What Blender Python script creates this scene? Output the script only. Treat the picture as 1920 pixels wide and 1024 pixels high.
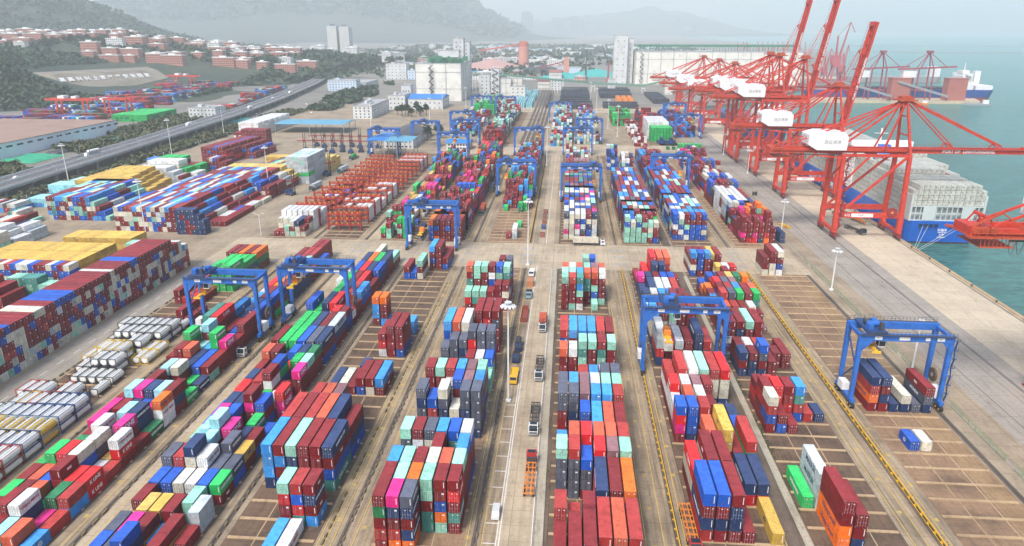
HAZE_D, HAZE_COL, SKY_S, SUN_E, SUN_A, SUN_ROT, EXPO = 1.55e-4, (.90, .985, 1.0), .12, 1.9, 14, 205, 0.88
import bpy, bmesh, math, random
from mathutils import Vector, Matrix, noise
from mathutils.bvhtree import BVHTree
from mathutils.geometry import tessellate_polygon
R = math.radians
rnd = random.Random(7)
for o in list(bpy.data.objects): bpy.data.objects.remove(o)
scene = bpy.context.scene
col = scene.collection

# ------------------------------------------------------------ mesh builder
class MB:
    def __init__(s): s.v = []; s.f = []; s.mi = []; s.m = 0
    def quad(s, a, b, c, d):
        n = len(s.v); s.v += [a, b, c, d]; s.f.append((n, n+1, n+2, n+3)); s.mi.append(s.m)
    def tri(s, a, b, c):
        n = len(s.v); s.v += [a, b, c]; s.f.append((n, n+1, n+2)); s.mi.append(s.m)
    def hexa(s, p):
        n = len(s.v); s.v += [tuple(q) for q in p]
        for f in ((0,3,2,1),(4,5,6,7),(0,1,5,4),(1,2,6,5),(2,3,7,6),(3,0,4,7)):
            s.f.append(tuple(n+i for i in f)); s.mi.append(s.m)
        return s
    def box(s, x0, x1, y0, y1, z0, z1):
        return s.hexa([(x0,y0,z0),(x1,y0,z0),(x1,y1,z0),(x0,y1,z0),(x0,y0,z1),(x1,y0,z1),(x1,y1,z1),(x0,y1,z1)])
    def bar(s, a, b, w, h=None, w2=None, h2=None):
        h = h or w; w2 = w2 or w; h2 = h2 or (h if w2 == w else w2)
        a = Vector(a); b = Vector(b); d = (b-a).normalized()
        up = Vector((0,0,1)) if abs(d.z) < 0.95 else Vector((0,1,0))
        r = d.cross(up).normalized(); u = r.cross(d).normalized()
        p = []
        for c, ww, hh in ((a, w, h), (b, w2, h2)):
            p += [c-r*ww/2-u*hh/2, c+r*ww/2-u*hh/2, c+r*ww/2+u*hh/2, c-r*ww/2+u*hh/2]
        return s.hexa(p)
    def cyl(s, a, b, r, r2=None, n=10, caps=True):
        r2 = r if r2 is None else r2
        a = Vector(a); b = Vector(b); d = (b-a).normalized()
        up = Vector((0,0,1)) if abs(d.z) < 0.95 else Vector((0,1,0))
        x = d.cross(up).normalized(); y = x.cross(d)
        k = len(s.v)
        for c, rr in ((a, r), (b, r2)):
            for i in range(n):
                t = 2*math.pi*i/n; s.v.append(tuple(c + x*rr*math.cos(t) + y*rr*math.sin(t)))
        for i in range(n):
            j = (i+1) % n; s.f.append((k+i, k+j, k+n+j, k+n+i)); s.mi.append(s.m)
        if caps:
            s.f.append(tuple(k+i for i in reversed(range(n)))); s.f.append(tuple(k+n+i for i in range(n))); s.mi += [s.m, s.m]
        return s
    def prism(s, pts, axis, a, b):
        # pts: 2D outline; axis: 'x','y','z' extrusion from a to b
        def P(u, v, w):
            return {'x': (w, u, v), 'y': (u, w, v), 'z': (u, v, w)}[axis]
        k = len(s.v); n = len(pts)
        s.v += [P(u, v, a) for u, v in pts] + [P(u, v, b) for u, v in pts]
        for i in range(n):
            j = (i+1) % n; s.f.append((k+i, k+j, k+n+j, k+n+i)); s.mi.append(s.m)
        s.f.append(tuple(k+i for i in reversed(range(n)))); s.f.append(tuple(k+n+i for i in range(n))); s.mi += [s.m, s.m]
        return s
    def mesh(s, name, mats):
        me = bpy.data.meshes.new(name)
        me.from_pydata([tuple(v) for v in s.v], [], s.f)
        for m in (mats if isinstance(mats, (list, tuple)) else [mats]): me.materials.append(m)
        me.polygons.foreach_set('material_index', s.mi)
        bm = bmesh.new(); bm.from_mesh(me); bmesh.ops.recalc_face_normals(bm, faces=bm.faces); bm.to_mesh(me); bm.free()
        me.update(); return me
    def build(s, name, mats, parent=None, raw=False):
        o = bpy.data.objects.new(name, s.mesh(name, mats)); col.objects.link(o)
        if parent: o.parent = parent
        return o

def tag(o, label=None, cat=None, group=None, kind=None):
    if label: o['label'] = label
    if cat: o['category'] = cat
    if group: o['group'] = group
    if kind: o['kind'] = kind
    return o
def thing(name, label, cat, loc=(0,0,0), rz=0, group=None):
    o = bpy.data.objects.new(name, None); col.objects.link(o); o.location = loc; o.rotation_euler = (0, 0, rz)
    o.empty_display_size = 0.5
    return tag(o, label, cat, group)
kids = {}
def copy_tree(o, parent=None):
    c = o.copy(); col.objects.link(c)
    if parent is not None: c.parent = parent
    for ch in [x for x in o.children]: copy_tree(ch, c)
    return c
def at(o, loc, rz=0, label=None, group=None):
    o.location = loc; o.rotation_euler = (0, 0, rz)
    if label: o['label'] = label
    if group: o['group'] = group
    return o

# ------------------------------------------------------------ materials
def nodes(name):
    m = bpy.data.materials.new(name); m.use_nodes = True
    nt = m.node_tree; b = nt.nodes['Principled BSDF']
    return m, nt, b
def N(nt, t, **k):
    n = nt.nodes.new(t)
    for a, v in k.items():
        if a in n.inputs.keys(): n.inputs[a].default_value = v
        else: setattr(n, a, v)
    return n
def ramp(nt, fac, stops):
    r = nt.nodes.new('ShaderNodeValToRGB'); e = r.color_ramp.elements
    while len(e) < len(stops): e.new(0.5)
    for i, (p, c) in enumerate(stops):
        e[i].position = p; e[i].color = (c[0], c[1], c[2], 1) if hasattr(c, '__len__') else (c, c, c, 1)
    nt.links.new(fac, r.inputs['Fac']); return r
def mix(nt, fac, a, b, bt='MIX'):
    m = nt.nodes.new('ShaderNodeMix'); m.data_type = 'RGBA'; m.blend_type = bt
    for s, v in ((0, fac), (6, a), (7, b)):
        if hasattr(v, 'links') or hasattr(v, 'is_output'): nt.links.new(v, m.inputs[s])
        elif s == 0: m.inputs[0].default_value = v
        else: m.inputs[s].default_value = (v[0], v[1], v[2], 1)
    return m.outputs[2]
def pos(nt, scale=(1,1,1)):
    g = nt.nodes.new('ShaderNodeNewGeometry'); mp = nt.nodes.new('ShaderNodeMapping')
    mp.inputs['Scale'].default_value = scale
    nt.links.new(g.outputs['Position'], mp.inputs['Vector']); return mp.outputs['Vector']
def noise_tex(nt, vec, scale, detail=4, rough=0.55):
    n = N(nt, 'ShaderNodeTexNoise', Scale=scale, Detail=detail, Roughness=rough)
    nt.links.new(vec, n.inputs['Vector']); return n.outputs['Fac']
def paint(name, c, rough=0.5, dirt=0.5, scale=0.35, rust=None, metal=0.0):
    m, nt, b = nodes(name)
    f = noise_tex(nt, pos(nt), scale, 5, 0.65)
    g = noise_tex(nt, pos(nt, (1, 1, 0.25)), scale*6, 3, 0.6)
    d = (c[0]*0.55, c[1]*0.55, c[2]*0.55)
    l = tuple(min(0.9, x*1.15+0.012) for x in c)
    base = ramp(nt, f, [(0.3, d), (0.5, c), (0.75, l)]).outputs[0]
    base = mix(nt, 1-dirt, base, c) if dirt < 1 else base
    rr = ramp(nt, g, [(0.60, 0), (0.74, 1)])
    ml = nt.nodes.new('ShaderNodeMath'); ml.operation = 'MULTIPLY'; ml.inputs[1].default_value = dirt
    nt.links.new(rr.outputs[0], ml.inputs[0])
    base = mix(nt, ml.outputs[0], base, rust or (c[0]*0.45+0.03, c[1]*0.45+0.02, c[2]*0.4+0.015))
    nt.links.new(base, b.inputs['Base Color'])
    b.inputs['Roughness'].default_value = rough; b.inputs['Metallic'].default_value = metal
    return m
def flat(name, c, rough=0.6):
    m, nt, b = nodes(name); b.inputs['Base Color'].default_value = (*c, 1); b.inputs['Roughness'].default_value = rough
    return m

def container_mat(name, src, corr):
    m, nt, b = nodes(name)
    if src == 'obj':
        oi = nt.nodes.new('ShaderNodeObjectInfo'); c = oi.outputs['Color']
    else:
        at_ = nt.nodes.new('ShaderNodeAttribute'); at_.attribute_name = 'paint'; c = at_.outputs['Color']
    p = pos(nt)
    f = noise_tex(nt, p, 0.5, 5, 0.7)
    v = ramp(nt, f, [(0.3, 0.68), (0.5, 1.0), (0.72, 1.18)]).outputs[0]
    c1 = mix(nt, 1.0, c, v, 'MULTIPLY')
    g = noise_tex(nt, pos(nt, (1, 1, 0.35)), 2.2, 4, 0.7)
    rr = ramp(nt, g, [(0.55, 0), (0.72, 0.6)]).outputs[0]
    c2 = mix(nt, rr, c1, (0.10, 0.055, 0.035))
    g2 = noise_tex(nt, p, 1.3, 3, 0.6)
    r2 = ramp(nt, g2, [(0.58, 0), (0.70, 0.13)]).outputs[0]
    c3 = mix(nt, r2, c2, (0.33, 0.30, 0.26))
    g3 = noise_tex(nt, pos(nt, (1, .45, 1)), 3.6, 4, 0.75)
    r3 = ramp(nt, g3, [(0.30, 0.62), (0.46, 1.0), (0.60, 1.0), (0.76, 1.28)]).outputs[0]
    c3 = mix(nt, 1.0, c3, r3, 'MULTIPLY')
    g4 = noise_tex(nt, p, 4.5, 2, 0.5)
    c3 = mix(nt, ramp(nt, g4, [(0.66, 0), (0.74, .7)]).outputs[0], c3, (.05, .035, .03))
    nt.links.new(c3, b.inputs['Base Color'])
    b.inputs['Roughness'].default_value = 0.55
    b.inputs['Specular IOR Level'].default_value = 0.2
    if corr:
        uv = nt.nodes.new('ShaderNodeUVMap'); uv.uv_map = 'UVMap'
        w = N(nt, 'ShaderNodeTexWave', Scale=3.6/6.2832*1.75); w.wave_type = 'BANDS'; w.bands_direction = 'X'; w.wave_profile = 'SIN'
        nt.links.new(uv.outputs[0], w.inputs['Vector'])
        bp = N(nt, 'ShaderNodeBump', Strength=0.6, Distance=0.04)
        nt.links.new(w.outputs['Fac'], bp.inputs['Height']); nt.links.new(bp.outputs[0], b.inputs['Normal'])
    return m

PAL = dict(R=(.19,.009,.013), r=(.36,.030,.026), S=(.58,.012,.016), O=(.78,.14,.008), o=(.52,.09,.04), B=(.008,.080,.42),
    b=(.035,.25,.62), t=(.28,.62,.68), N=(.016,.038,.115), G=(.015,.40,.09), g=(.014,.16,.06), M=(.26,.55,.42), T=(.06,.25,.21),
    W=(.78,.78,.76), C=(.62,.58,.46), k=(.45,.50,.52), K=(.075,.085,.12), Y=(.54,.34,.06), y=(.60,.40,.10), P=(.66,.014,.20), n=(.21,.10,.11))
CN = dict(R='maroon', r='brick red', S='scarlet', O='bright orange', o='faded orange', B='royal blue', b='sky blue', t='pale cyan', N='navy blue',
    G='bright green', g='dark green', M='mint green', T='teal', W='white', C='cream', k='pale grey', K='slate grey', Y='yellow', y='mustard', P='magenta', n='mauve brown')

M = {}
M['cont'] = container_mat('container_paint', 'obj', False)
M['mass'] = container_mat('container_paint_mass', 'attr', True)
M['gap'] = flat('dark_steel', (.03,.03,.032), .6)
M['cast'] = flat('corner_steel', (.16,.15,.15), .5)
M['white'] = paint('white_paint', (.78,.78,.76), .5, .25)
M['letter'] = flat('lettering_white', (.82,.82,.80), .5)
M['letter_red'] = flat('lettering_red', (.42,.03,.04), .5)
M['letter_grey'] = flat('lettering_grey', (.22,.20,.18), .6)
M['letter_navy'] = flat('lettering_navy', (.02,.04,.14), .5)
M['gblue'] = paint('gantry_blue', (.020,.14,.50), .5, .75, .5, (.10,.07,.06))
M['gblue_dark'] = paint('gantry_blue_dark', (.02,.06,.18), .5, .4)
M['red'] = paint('crane_red', (.58,.045,.022), .5, .8, .5, (.16,.04,.03))
M['redd'] = paint('crane_red_dark', (.30,.03,.03), .5, .4)
M['farred'] = paint('far_crane_red', (.50,.05,.05), .5, .3)
M['orange'] = paint('machine_orange', (.72,.22,.03), .5, .4)
M['rail_or'] = paint('crane_rail_orange', (.45,.075,.03), .6, .5)
M['yellow'] = paint('machine_yellow', (.78,.45,.03), .5, .4)
M['black'] = flat('rubber_black', (.018,.018,.018), .8)
M['grey'] = paint('steel_grey', (.30,.31,.32), .5, .3)
M['dgrey'] = paint('steel_dark', (.06,.06,.065), .6, .4)
M['glass'] = flat('dark_glass', (.02,.03,.04), .1)
M['galv'] = paint('galvanised', (.62,.63,.62), .4, .2)
M['rack'] = paint('rack_red', (.40,.028,.018), .6, .5)
M['rackp'] = paint('rack_platform', (.32,.06,.025), .7, .6, 1.2)
M['wood'] = flat('brown_wood', (.12,.07,.04), .8)
M['leaf'] = None

def leafmat(name, a, b_, sc=0.25):
    m, nt, b = nodes(name)
    f = noise_tex(nt, pos(nt), sc, 4, 0.7)
    f2 = noise_tex(nt, pos(nt), sc*9, 2, 0.6)
    c = ramp(nt, f, [(0.35, a), (0.65, b_)]).outputs[0]
    v = ramp(nt, f2, [(0.3, 0.6), (0.7, 1.3)]).outputs[0]
    nt.links.new(mix(nt, 1.0, c, v, 'MULTIPLY'), b.inputs['Base Color']); b.inputs['Roughness'].default_value = 0.8
    return m
M['leaf'] = leafmat('foliage_green', (.018,.05,.022), (.06,.10,.03))
M['leaf2'] = leafmat('foliage_olive', (.035,.055,.018), (.11,.11,.04))
M['leaf3'] = leafmat('foliage_hill', (.014,.045,.022), (.05,.085,.028), 0.02)

def ground_mat(name, c, dark, joint=0.0, streak=0.5, tile=6.1, sc=0.05, blotch=None):
    m, nt, b = nodes(name)
    p = pos(nt)
    f = noise_tex(nt, p, sc, 6, 0.65)
    base = ramp(nt, f, [(0.32, dark), (0.55, c), (0.8, tuple(x*1.12 for x in c))]).outputs[0]
    s = noise_tex(nt, pos(nt, (1, 0.03, 1)), 1.1, 4, 0.65)      # tyre grime drawn out along the lanes
    sr = ramp(nt, s, [(0.42, 0), (0.68, streak)]).outputs[0]
    base = mix(nt, sr, base, tuple(x*0.55 for x in dark))
    g = noise_tex(nt, p, 0.9, 5, 0.75)
    gr = ramp(nt, g, [(0.52, 0), (0.72, 0.55)]).outputs[0]
    base = mix(nt, gr, base, blotch or tuple(x*0.5 for x in dark))
    g3 = noise_tex(nt, p, 6.0, 3, 0.7)
    v = ramp(nt, g3, [(0.3, 0.88), (0.7, 1.08)]).outputs[0]
    base = mix(nt, 1.0, base, v, 'MULTIPLY')
    g5 = noise_tex(nt, pos(nt, (1, .35, 1)), .28, 5, 0.8)
    base = mix(nt, ramp(nt, g5, [(0.54, 0), (0.66, .42)]).outputs[0], base, tuple(x*0.42 for x in dark))
    g6 = noise_tex(nt, p, 2.4, 4, 0.8)
    base = mix(nt, ramp(nt, g6, [(0.60, 0), (0.70, .5)]).outputs[0], base, tuple(x*0.35 for x in dark))
    if joint:
        br = N(nt, 'ShaderNodeTexBrick', Scale=1.0/tile); br.offset = 0.0; br.squash = 1.0
        br.inputs['Mortar Size'].default_value = 0.012; br.inputs['Brick Width'].default_value = 1.0; br.inputs['Row Height'].default_value = 1.0
        br.inputs['Mortar Smooth'].default_value = 0.3
        nt.links.new(p, br.inputs['Vector'])
        jm = nt.nodes.new('ShaderNodeMath'); jm.operation = 'MULTIPLY'; jm.inputs[1].default_value = joint
        nt.links.new(br.outputs['Fac'], jm.inputs[0])
        base = mix(nt, jm.outputs[0], base, tuple(x*0.35 for x in dark))
    nt.links.new(base, b.inputs['Base Color']); b.inputs['Roughness'].default_value = 0.85
    return m
M['conc'] = ground_mat('yard_concrete', (0.4, 0.315, 0.215), (0.25, 0.19, 0.13), 0.6, 0.35)
M['lane'] = ground_mat('lane_concrete', (0.43, 0.33, 0.215), (0.24, 0.18, 0.12), 0.5, 0.75)
M['pale'] = ground_mat('pale_concrete', (0.52, 0.42, 0.29), (0.36, 0.28, 0.19), 0.7, 0.25, 5.0)
M['apron'] = ground_mat('apron_asphalt', (.38,.335,.28), (.30,.265,.22), 0.45, 0.25, 12.0)
M['quayc'] = ground_mat('quay_concrete', (.60,.50,.36), (.50,.41,.29), 0.5, 0.12, 10.0)
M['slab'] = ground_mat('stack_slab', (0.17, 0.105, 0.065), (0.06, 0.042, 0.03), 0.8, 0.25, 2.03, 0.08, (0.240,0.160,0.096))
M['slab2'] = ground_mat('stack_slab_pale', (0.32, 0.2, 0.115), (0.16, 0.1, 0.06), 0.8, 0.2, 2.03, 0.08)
M['tan'] = ground_mat('slab_tan', (.36,.235,.12), (.22,.135,.07), 0.5, 0.3, 2.03, .1)
M['beam'] = ground_mat('sleeper_concrete', (0.52, 0.37, 0.21), (0.36, 0.24, 0.13), 0.0, 0.1)
M['dirt'] = ground_mat('trench_dirt', (0.176,0.132,0.096), (0.080,0.060,0.044), 0.0, 0.5)
M['land'] = ground_mat('land_ground', (0.272,0.248,0.208), (0.160,0.152,0.128), 0.0, 0.2, 6, 0.008)
M['road'] = ground_mat('road_asphalt', (.17,.165,.165), (.11,.105,.105), 0.0, 0.5)
M['linew'] = paint('line_white', (.72,.70,.66), .7, .5, 0.8)
M['liney'] = paint('line_yellow', (.62,.42,.08), .7, .6, 0.8)
M['kerb'] = ground_mat('kerb_pale', (0.480,0.432,0.336), (0.352,0.304,0.224), 0.5, 0.2, 3.0)
# ------------------------------------------------------------ containers
W_, HS, HH = 2.438, 2.591, 2.896
CONT = []      # dict(x,y,z,len,h,c,rot,blk,bay,colm,tier)
def put(x, y, z, ln, h, c, rot, blk, bay, cm, tier):
    # x,y: near-left corner (rot 0) ; rot 1: long axis along x
    CONT.append(dict(x=x, y=y, z=z, l=ln, h=h, c=c, rot=rot, blk=blk, bay=bay, cm=cm, tier=tier))
BLK = dict(
 A=(-148.2, 2.8, 'row behind the tank yard'), B=(-120.6, 2.8, 'row beside the tank yard'), C=(-90.5, 2.8, 'second row from tank yard'),
 D=(-67.0, 2.8, 'third row from tank yard'), E=(-36.6, 2.79, 'row left of truck road'), F=(-0.75, 2.8, 'row right of truck road'),
 G=(29.2, 2.88, 'row under central gantry'), H=(53.4, 2.87, 'row along yellow rail'), I=(84.2, 2.9, 'row under rightmost gantry'))
BAYS = {k: [] for k in BLK}
L20, L40 = 6.058, 12.192
def bay(b, y, ln, th, cols, x0=None):
    BAYS[b].append((y, ln, th, cols, x0))
D_ = '''
E 115.3 2 2.62 RrRgR OrRNP ONRNK
E 121.35 2 2.6 RRrRR RRMTM RRRRO TTRMM MOBRR RTRSR
E 127.45 2 2.6 RRRRb RRTRM RRRRR RRRRC RRRRo RRRRM
E 133.5 2 2.6 RBM CRB RRT BRCRR RMR BRRRb
E 140.0 2 2.6 RBTKM RRRWR BRTCK TBRRb RMRTB BRRBW
E 158.0 2 2.75 KnKNK KKrB KKNKC KKC KnNKK NKKKK
E 164.1 2 2.7 KK K KK RRRRB RKRRn BRBRb
E 170.2 2 2.75 RRRRR RBRRM RRKWr BRRRb RRRRn MRTRM
E 181.2 2 2.6 - - - - - MM
E 187.3 2 2.9 - - - RRR CCW MMB
E 193.3 2 2.9 KKK KKKK KKNK NRRSK KKBKK KRBKK
E 199.5 4 2.9 RRBBb RRRRo KRRCC - - -
E 209.4 4 2.9 - - - RRRRR RRRSR RRRKR
E 212.0 2 2.6 - - CCCC
E 245.0 2 2.6 RSM RTM RRM RRR RWRR RRCR
E 251.1 2 2.6 RRRTRo RRRRMM RRRRRM RRRBWR RRRRMB RCRRTM
E 257.2 2 2.6 - RR RM RR RRR RBR
E 263.3 2 2.9 - - - - RRRRR RRBNK
F 106.0 4 2.9 RRR - RRrR - - -
F 103.5 4 2.9 - RRrR - - - -
F 116.3 2 2.9 RRWr RRr RRMR - - -
F 108.4 4 2.9 - - - RRrr RRro RRRr
F 122.5 4 2.9 - - - ROPN RNNR RNBO
F 134.8 2 2.6 NKKKM KKKKr RKKB RRRRS RRRRn RRRTM
F 140.95 2 2.6 RRRb RRRRo RRRSS RRRRo RRRRo RRRRr
F 147.1 4 2.9 - - - RRRb RRRo RRRR
F 153.5 2 2.9 - - BRRB - - -
F 160.0 2 2.6 RRRKK RKNKK NBTKn RRRBb RRRRb RRRRr
F 166.1 2 2.6 RRRKK RRRRb RRRKn RRRRW RRRRM RRRRM
F 172.2 2 2.6 - - - - RRRRK RRRRK
F 176.0 2 2.6 - - RRRr RRRb CRRW
F 191.7 2 2.6 RRRo RRRW ROMTM RRRRM RRMTR RRRRM
F 199.5 4 2.6 RRRBr RRRRb RRRRb RRRRb RRRRr RRRRR
F 248.3 2 2.6 RRRRM MRRRr WRMbT - M -
F 254.4 2 2.6 RRRRM RRRRM RRRTb RRTTo RBMRo MRRRW
F 260.5 2 2.6 RRRRo RRRRC RRRRo RRRRM RRRRn RRRRo
F 266.6 2 2.6 - - - - - RRB
F 280.0 2 2.6 - - - RMTM RBBB
G 122.9 4 2.9 rNRB RNRB RNNR R - Y
G 135.3 4 2.9 RCS RRCR RNRR - SN SN
G 147.6 4 2.9 - - RRo RRYY RR BGr
G 160.1 2 2.6 RPSB NBBB RRBr RR RN RB
G 166.2 2 2.6 RWW RRRo RRRW RNR RK RN
G 172.3 2 2.6 RWWS RRRW RRRn RRRR - -
G 178.6 4 2.9 RWr RRrr RRNW RRNM NCCr NCCS
G 203.8 4 2.9 NSkk RRS RRk RRR NNNN NNr
G 219.8 4 2.8 NCCb RRCR RRkM RRRRR RRRRR -
G 233.0 4 2.8 BCC CRR kRR RRNR RRRR RRR
G 247.0 2 2.7 KKN BRW RBb RRb RRN RR
G 253.2 4 2.7 KN NNN KKW KKW RRr R
G 266.0 2 2.7 NNP RRN RRR NNB RNB -
G 272.2 2 2.7 NP RR RRNN RRNN RR RR
G 279.5 4 2.9 R SS SSSS RRRo RRro -
H 135.6 4 2.9 G kkk - - - -
H 122.5 4 2.9 - OORR NRR - - -
H 166.6 2 2.6 RBrC BR R - - -
H 172.8 2 2.6 RRSR RRSS RSrR BrTb r N
H 179.0 2 2.6 RSR RRr RR - - -
H 198.5 2 2.6 NRN NNR NRKB RR - -
H 204.6 2 2.6 NRR NRW RRr RR RR -
H 204.4 4 2.6 - - - - - RR
H 216.6 4 2.6 RCRR RRNR RRRM RRRR n -
H 231.0 2 2.6 RRB RR RRR RRR RC n
H 237.1 2 2.6 RRr RRo RRr RRR RRC RR
H 243.2 2 2.6 RRb RRRr RNRK RRRG RRRR RRTG
H 249.3 2 2.6 RRR RNBR RRRr RRRb RRRR RRRo
H 255.4 2 2.6 RRO RRRS RRRK RRRn RBR RNR
H 261.5 2 2.6 RO RRR RRRR RRRy RRTg RRRO
H 268.5 2 2.6 RB RNB RBN RRnR RR -
H 281.0 2 2.6 - - - RWY RSW RWS
H 290.5 2 2.6 BCRb RBBB RRRb - - -
H 296.8 4 2.7 RCR CRR BRR RRY RRR -
I 160.8 2 2.6 - B C - - -
I 180.0 4 2.6 ROrN RNRN N NC K NKR
I 294.0 4 2.7 CRR CCRR WBRC - - -
D 108.3 4 2.6 - - - b W -
D 121.3 2 2.6 - - - RRSM TSBr bRNR
D 133.5 4 2.9 Nbbb BRbR RBNM RRRR RRRR TBRN
D 145.9 4 2.9 RRRr RRRR RRRr RRRo RRRN BNR
D 158.4 2 2.8 - RRRr RRRo RRRn - -
D 177.9 4 2.75 N C R BR CR Rb
D 191.5 2 2.6 - - N - - -
D 203.6 4 2.65 - - - WSR RRRR BRRR
D 220.5 2 2.6 - - - - b bb
D 228.2 2 2.7 RbbO bRRO - - - -
D 278.0 4 2.7 BR B CRM - - -
D 291.4 4 2.6 - - - RBRb RRRR BR
D 303.8 2 2.6 - - - - RR RR
C 106.0 4 2.9 - - - - - -
C 104.8 2 2.6 NB RK RNB - YR -
C 110.9 2 2.6 NK RP YR b YR R
C 117.3 2 2.6 Y Ry BY RR - kk
C 120.3 2 2.6 YR R - - MM -
C 126.7 2 2.6 gB gB RC RW NB RG
C 132.8 2 2.6 RRK RRr RRCN RNW NK BK
C 138.9 2 2.6 T RT RRt - RBK RY
C 145.0 2 2.6 tM RTt RRRt RRP NN BR
C 151.6 2 2.6 RB RNP RRB - gG B
C 157.8 2 2.6 RB RNN RNN RRPR BRB -
C 163.9 2 2.6 R RRS RR RG RW PPS
C 169.9 2 2.6 RS RR RRr RRWR RR -
C 176.3 2 2.6 BN RR RG RBGB R RRP
C 182.5 2 2.6 RR N RN RS GGG RRM
C 188.6 2 2.6 RRo RRR CN RRB RRN RRg
C 196.0 4 2.7 RRR RGG RGG RBB NRK BRN
C 208.4 4 2.7 - RgG RGG RGN RBR RNk
C 221.0 2 2.7 - RC RR RW RRS NBR
C 227.2 4 2.8 gGB gG RNN RRS RR RR
C 239.6 4 2.7 - RG RRG RNN RRr RBb
C 252.0 4 2.7 - RRW RRG RNR RRS RR
C 264.5 4 2.7 - RR RNB WRS RBN RNB
C 277.0 4 2.7 - - RBN RNO RNG RRN
C 289.5 4 2.7 - - - RRC BN RM
B 107.2 2 2.6 RR RO RR Rt No b
B 113.4 2 2.6 RR RS RSR RNW P r
B 119.6 2 2.6 RG RR Ro G gg br
B 125.7 2 2.6 RR Ro BB nRR RS SS
B 131.8 2 2.6 GG RGG RSS NBC W r
B 138.1 2 2.6 R Rg RR RKC y RSW
B 144.4 2 2.6 R RR RRW RK RRP R
B 150.5 2 2.6 nP n K RKt NNN g
B 156.7 2 2.6 nP BR NN RB RP WWO
B 162.6 2 2.6 RR RBt RBP RKN RRt RNR
B 168.8 2 2.6 R Rr RRR R RR G
B 175.9 2 2.6 R RR RNt RRC G N
B 182.0 2 2.6 - RR RR RN NB MR
B 188.2 2 2.6 RR RRR RRo RN BB RR
B 194.4 2 2.6 RG GGgG Rt Bb BgGG RRP
B 200.6 2 2.6 RC RGC RRRt RRR Rb RR
B 207.0 4 2.7 - RRRT RRRS RR RB RRR
B 219.5 4 2.7 - RR RRb RN RrN RNB
B 232.0 4 2.7 - R Rb NC RNR GRB
B 244.6 4 2.7 - - NC RNS RRO NNR
B 257.2 4 2.7 - - RN RBN RNB NN
B 269.6 4 2.7 - M RS RRr RBt RR
B 282.1 4 2.7 - RM RRR RRr RRr RB
B 294.6 4 2.7 - - - RRR RRR -
A 224.0 4 2.7 - - - - RR R
A 243.0 4 2.7 RR r S R - -
A 257.0 4 2.7 SR nr - GGG GGG GNGG
A 269.5 4 2.7 RG Gg GgG GGG GGG GNG
A 282.0 4 2.9 - RRR RRR RNO RGR RgO
'''
ordn = ['front','second','third','fourth','fifth','sixth','seventh','eighth','ninth','tenth','eleventh','twelfth','thirteenth','fourteenth','fifteenth','sixteenth','seventeenth','eighteenth','nineteenth','twentieth']
for ln in D_.strip().split('\n'):
    t = ln.split(); bay(t[0], float(t[1]), L20 if t[2] == '2' else L40, float(t[3]), [('' if c == '-' else c) for c in t[4:]])
for b, (x0, pt, desc) in BLK.items():
    for i, (y, ln, th, cols, xx) in enumerate(sorted(BAYS[b], key=lambda q: q[0])):
        for j, s in enumerate(cols):
            for k, ch in enumerate(s):
                put(x0 + pt*j, y, k*th, ln, th, ch, 0, b, i, j, (k, len(s)))
BLK['LW'] = (0, 0, 'long wall of empties'); BLK['LY'] = (0, 0, 'stacks behind the long wall'); BLK['LB'] = (0, 0, 'large block by the lamp'); BLK['FAR'] = (0, 0, 'far container yard')
def rpick(p): return p[rnd.randrange(len(p))]
PMIX = 'RRRRRRrrBBNNbWCMTGgoSKkP'
PEMP = 'RRRRRRRCCCCCBBBBMCk'
# the long wall of empties, doors facing the lane
y = 96.0; i = 0; prev = 'C'
while y < 288:
    hgt = 6 if y < 276 else (5 if y < 283 else 4)
    run = rnd.random() < 0.3
    top = prev if run else rpick('RRRRRCCCBBM' if y < 200 else 'RRRRRRRRCCBb')
    prev = top
    for k in range(hgt):
        c = top if k == hgt-1 else rpick('RRRRRRRrCCCCBBCk' + ('M' if rnd.random() < .4 else ''))
        put(-165.8-12.192, y, k*2.6, L40, 2.6, c, 1, 'LW', i, 0, (k, hgt))
    y += 2.47; i += 1
def fillbay(blk, x0, n, y, ln, hts, pal, tops=None, th=2.6, pitch=2.5):
    for j in range(n):
        h = hts[j] if hasattr(hts, '__len__') else hts
        for k in range(h):
            c = tops[j % len(tops)] if (tops and k == h-1) else rpick(pal)
            put(x0+pitch*j, y, k*th, ln, th, c, 0, blk, int(y), j, (k, h))
# stacks behind the wall (long axis away from camera)
fillbay('LY', -238, 12, 231, L40, [3,3,3,3,3,3,3,4,4,3,3,2], 'RRRRRM', 'MMRRRRRrrRRR')
fillbay('LY', -222, 9, 245.6, L20, [2,2,3,3,3,3,3,2,2], 'MTTR', 'MMMMTTT')
fillbay('LY', -242, 18, 254.4, L20, 4, 'RBBCCRBM', 'RMWRbRCrBWCBRRCBRC')
fillbay('LY', -242, 18, 260.9, L40, 4, 'Yy', 'Y')
fillbay('LY', -242, 18, 273.6, L40, 4, 'Yy', 'Y')
fillbay('LY', -227, 13, 293.2, L40, 4, 'Yy', 'Y'); fillbay('LY', -192.6, 3, 285.5, L20, [4, 4, 3], 'NMBC', 'MCk')
fillbay('LY', -270, 4, 290, L40, [4,4,4,4], 'CWCM', 'CkCC')
fillbay('LY', -275, 6, 304, L40, [3,4,4,3,2,2], 'CWWk', 'WkWW')
fillbay('LY', -280, 7, 318, L40, [4,4,4,3,3,3,2], 'CWCk', 'kCrNWW')
fillbay('LY', -300, 6, 345, L40, [2,2,3,3,2,1], 'RMTC', 'RMTC')
fillbay('LY', -330, 7, 372, L40, [2,2,1,2,1,2,2], 'RkCb', 'krC')
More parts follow.
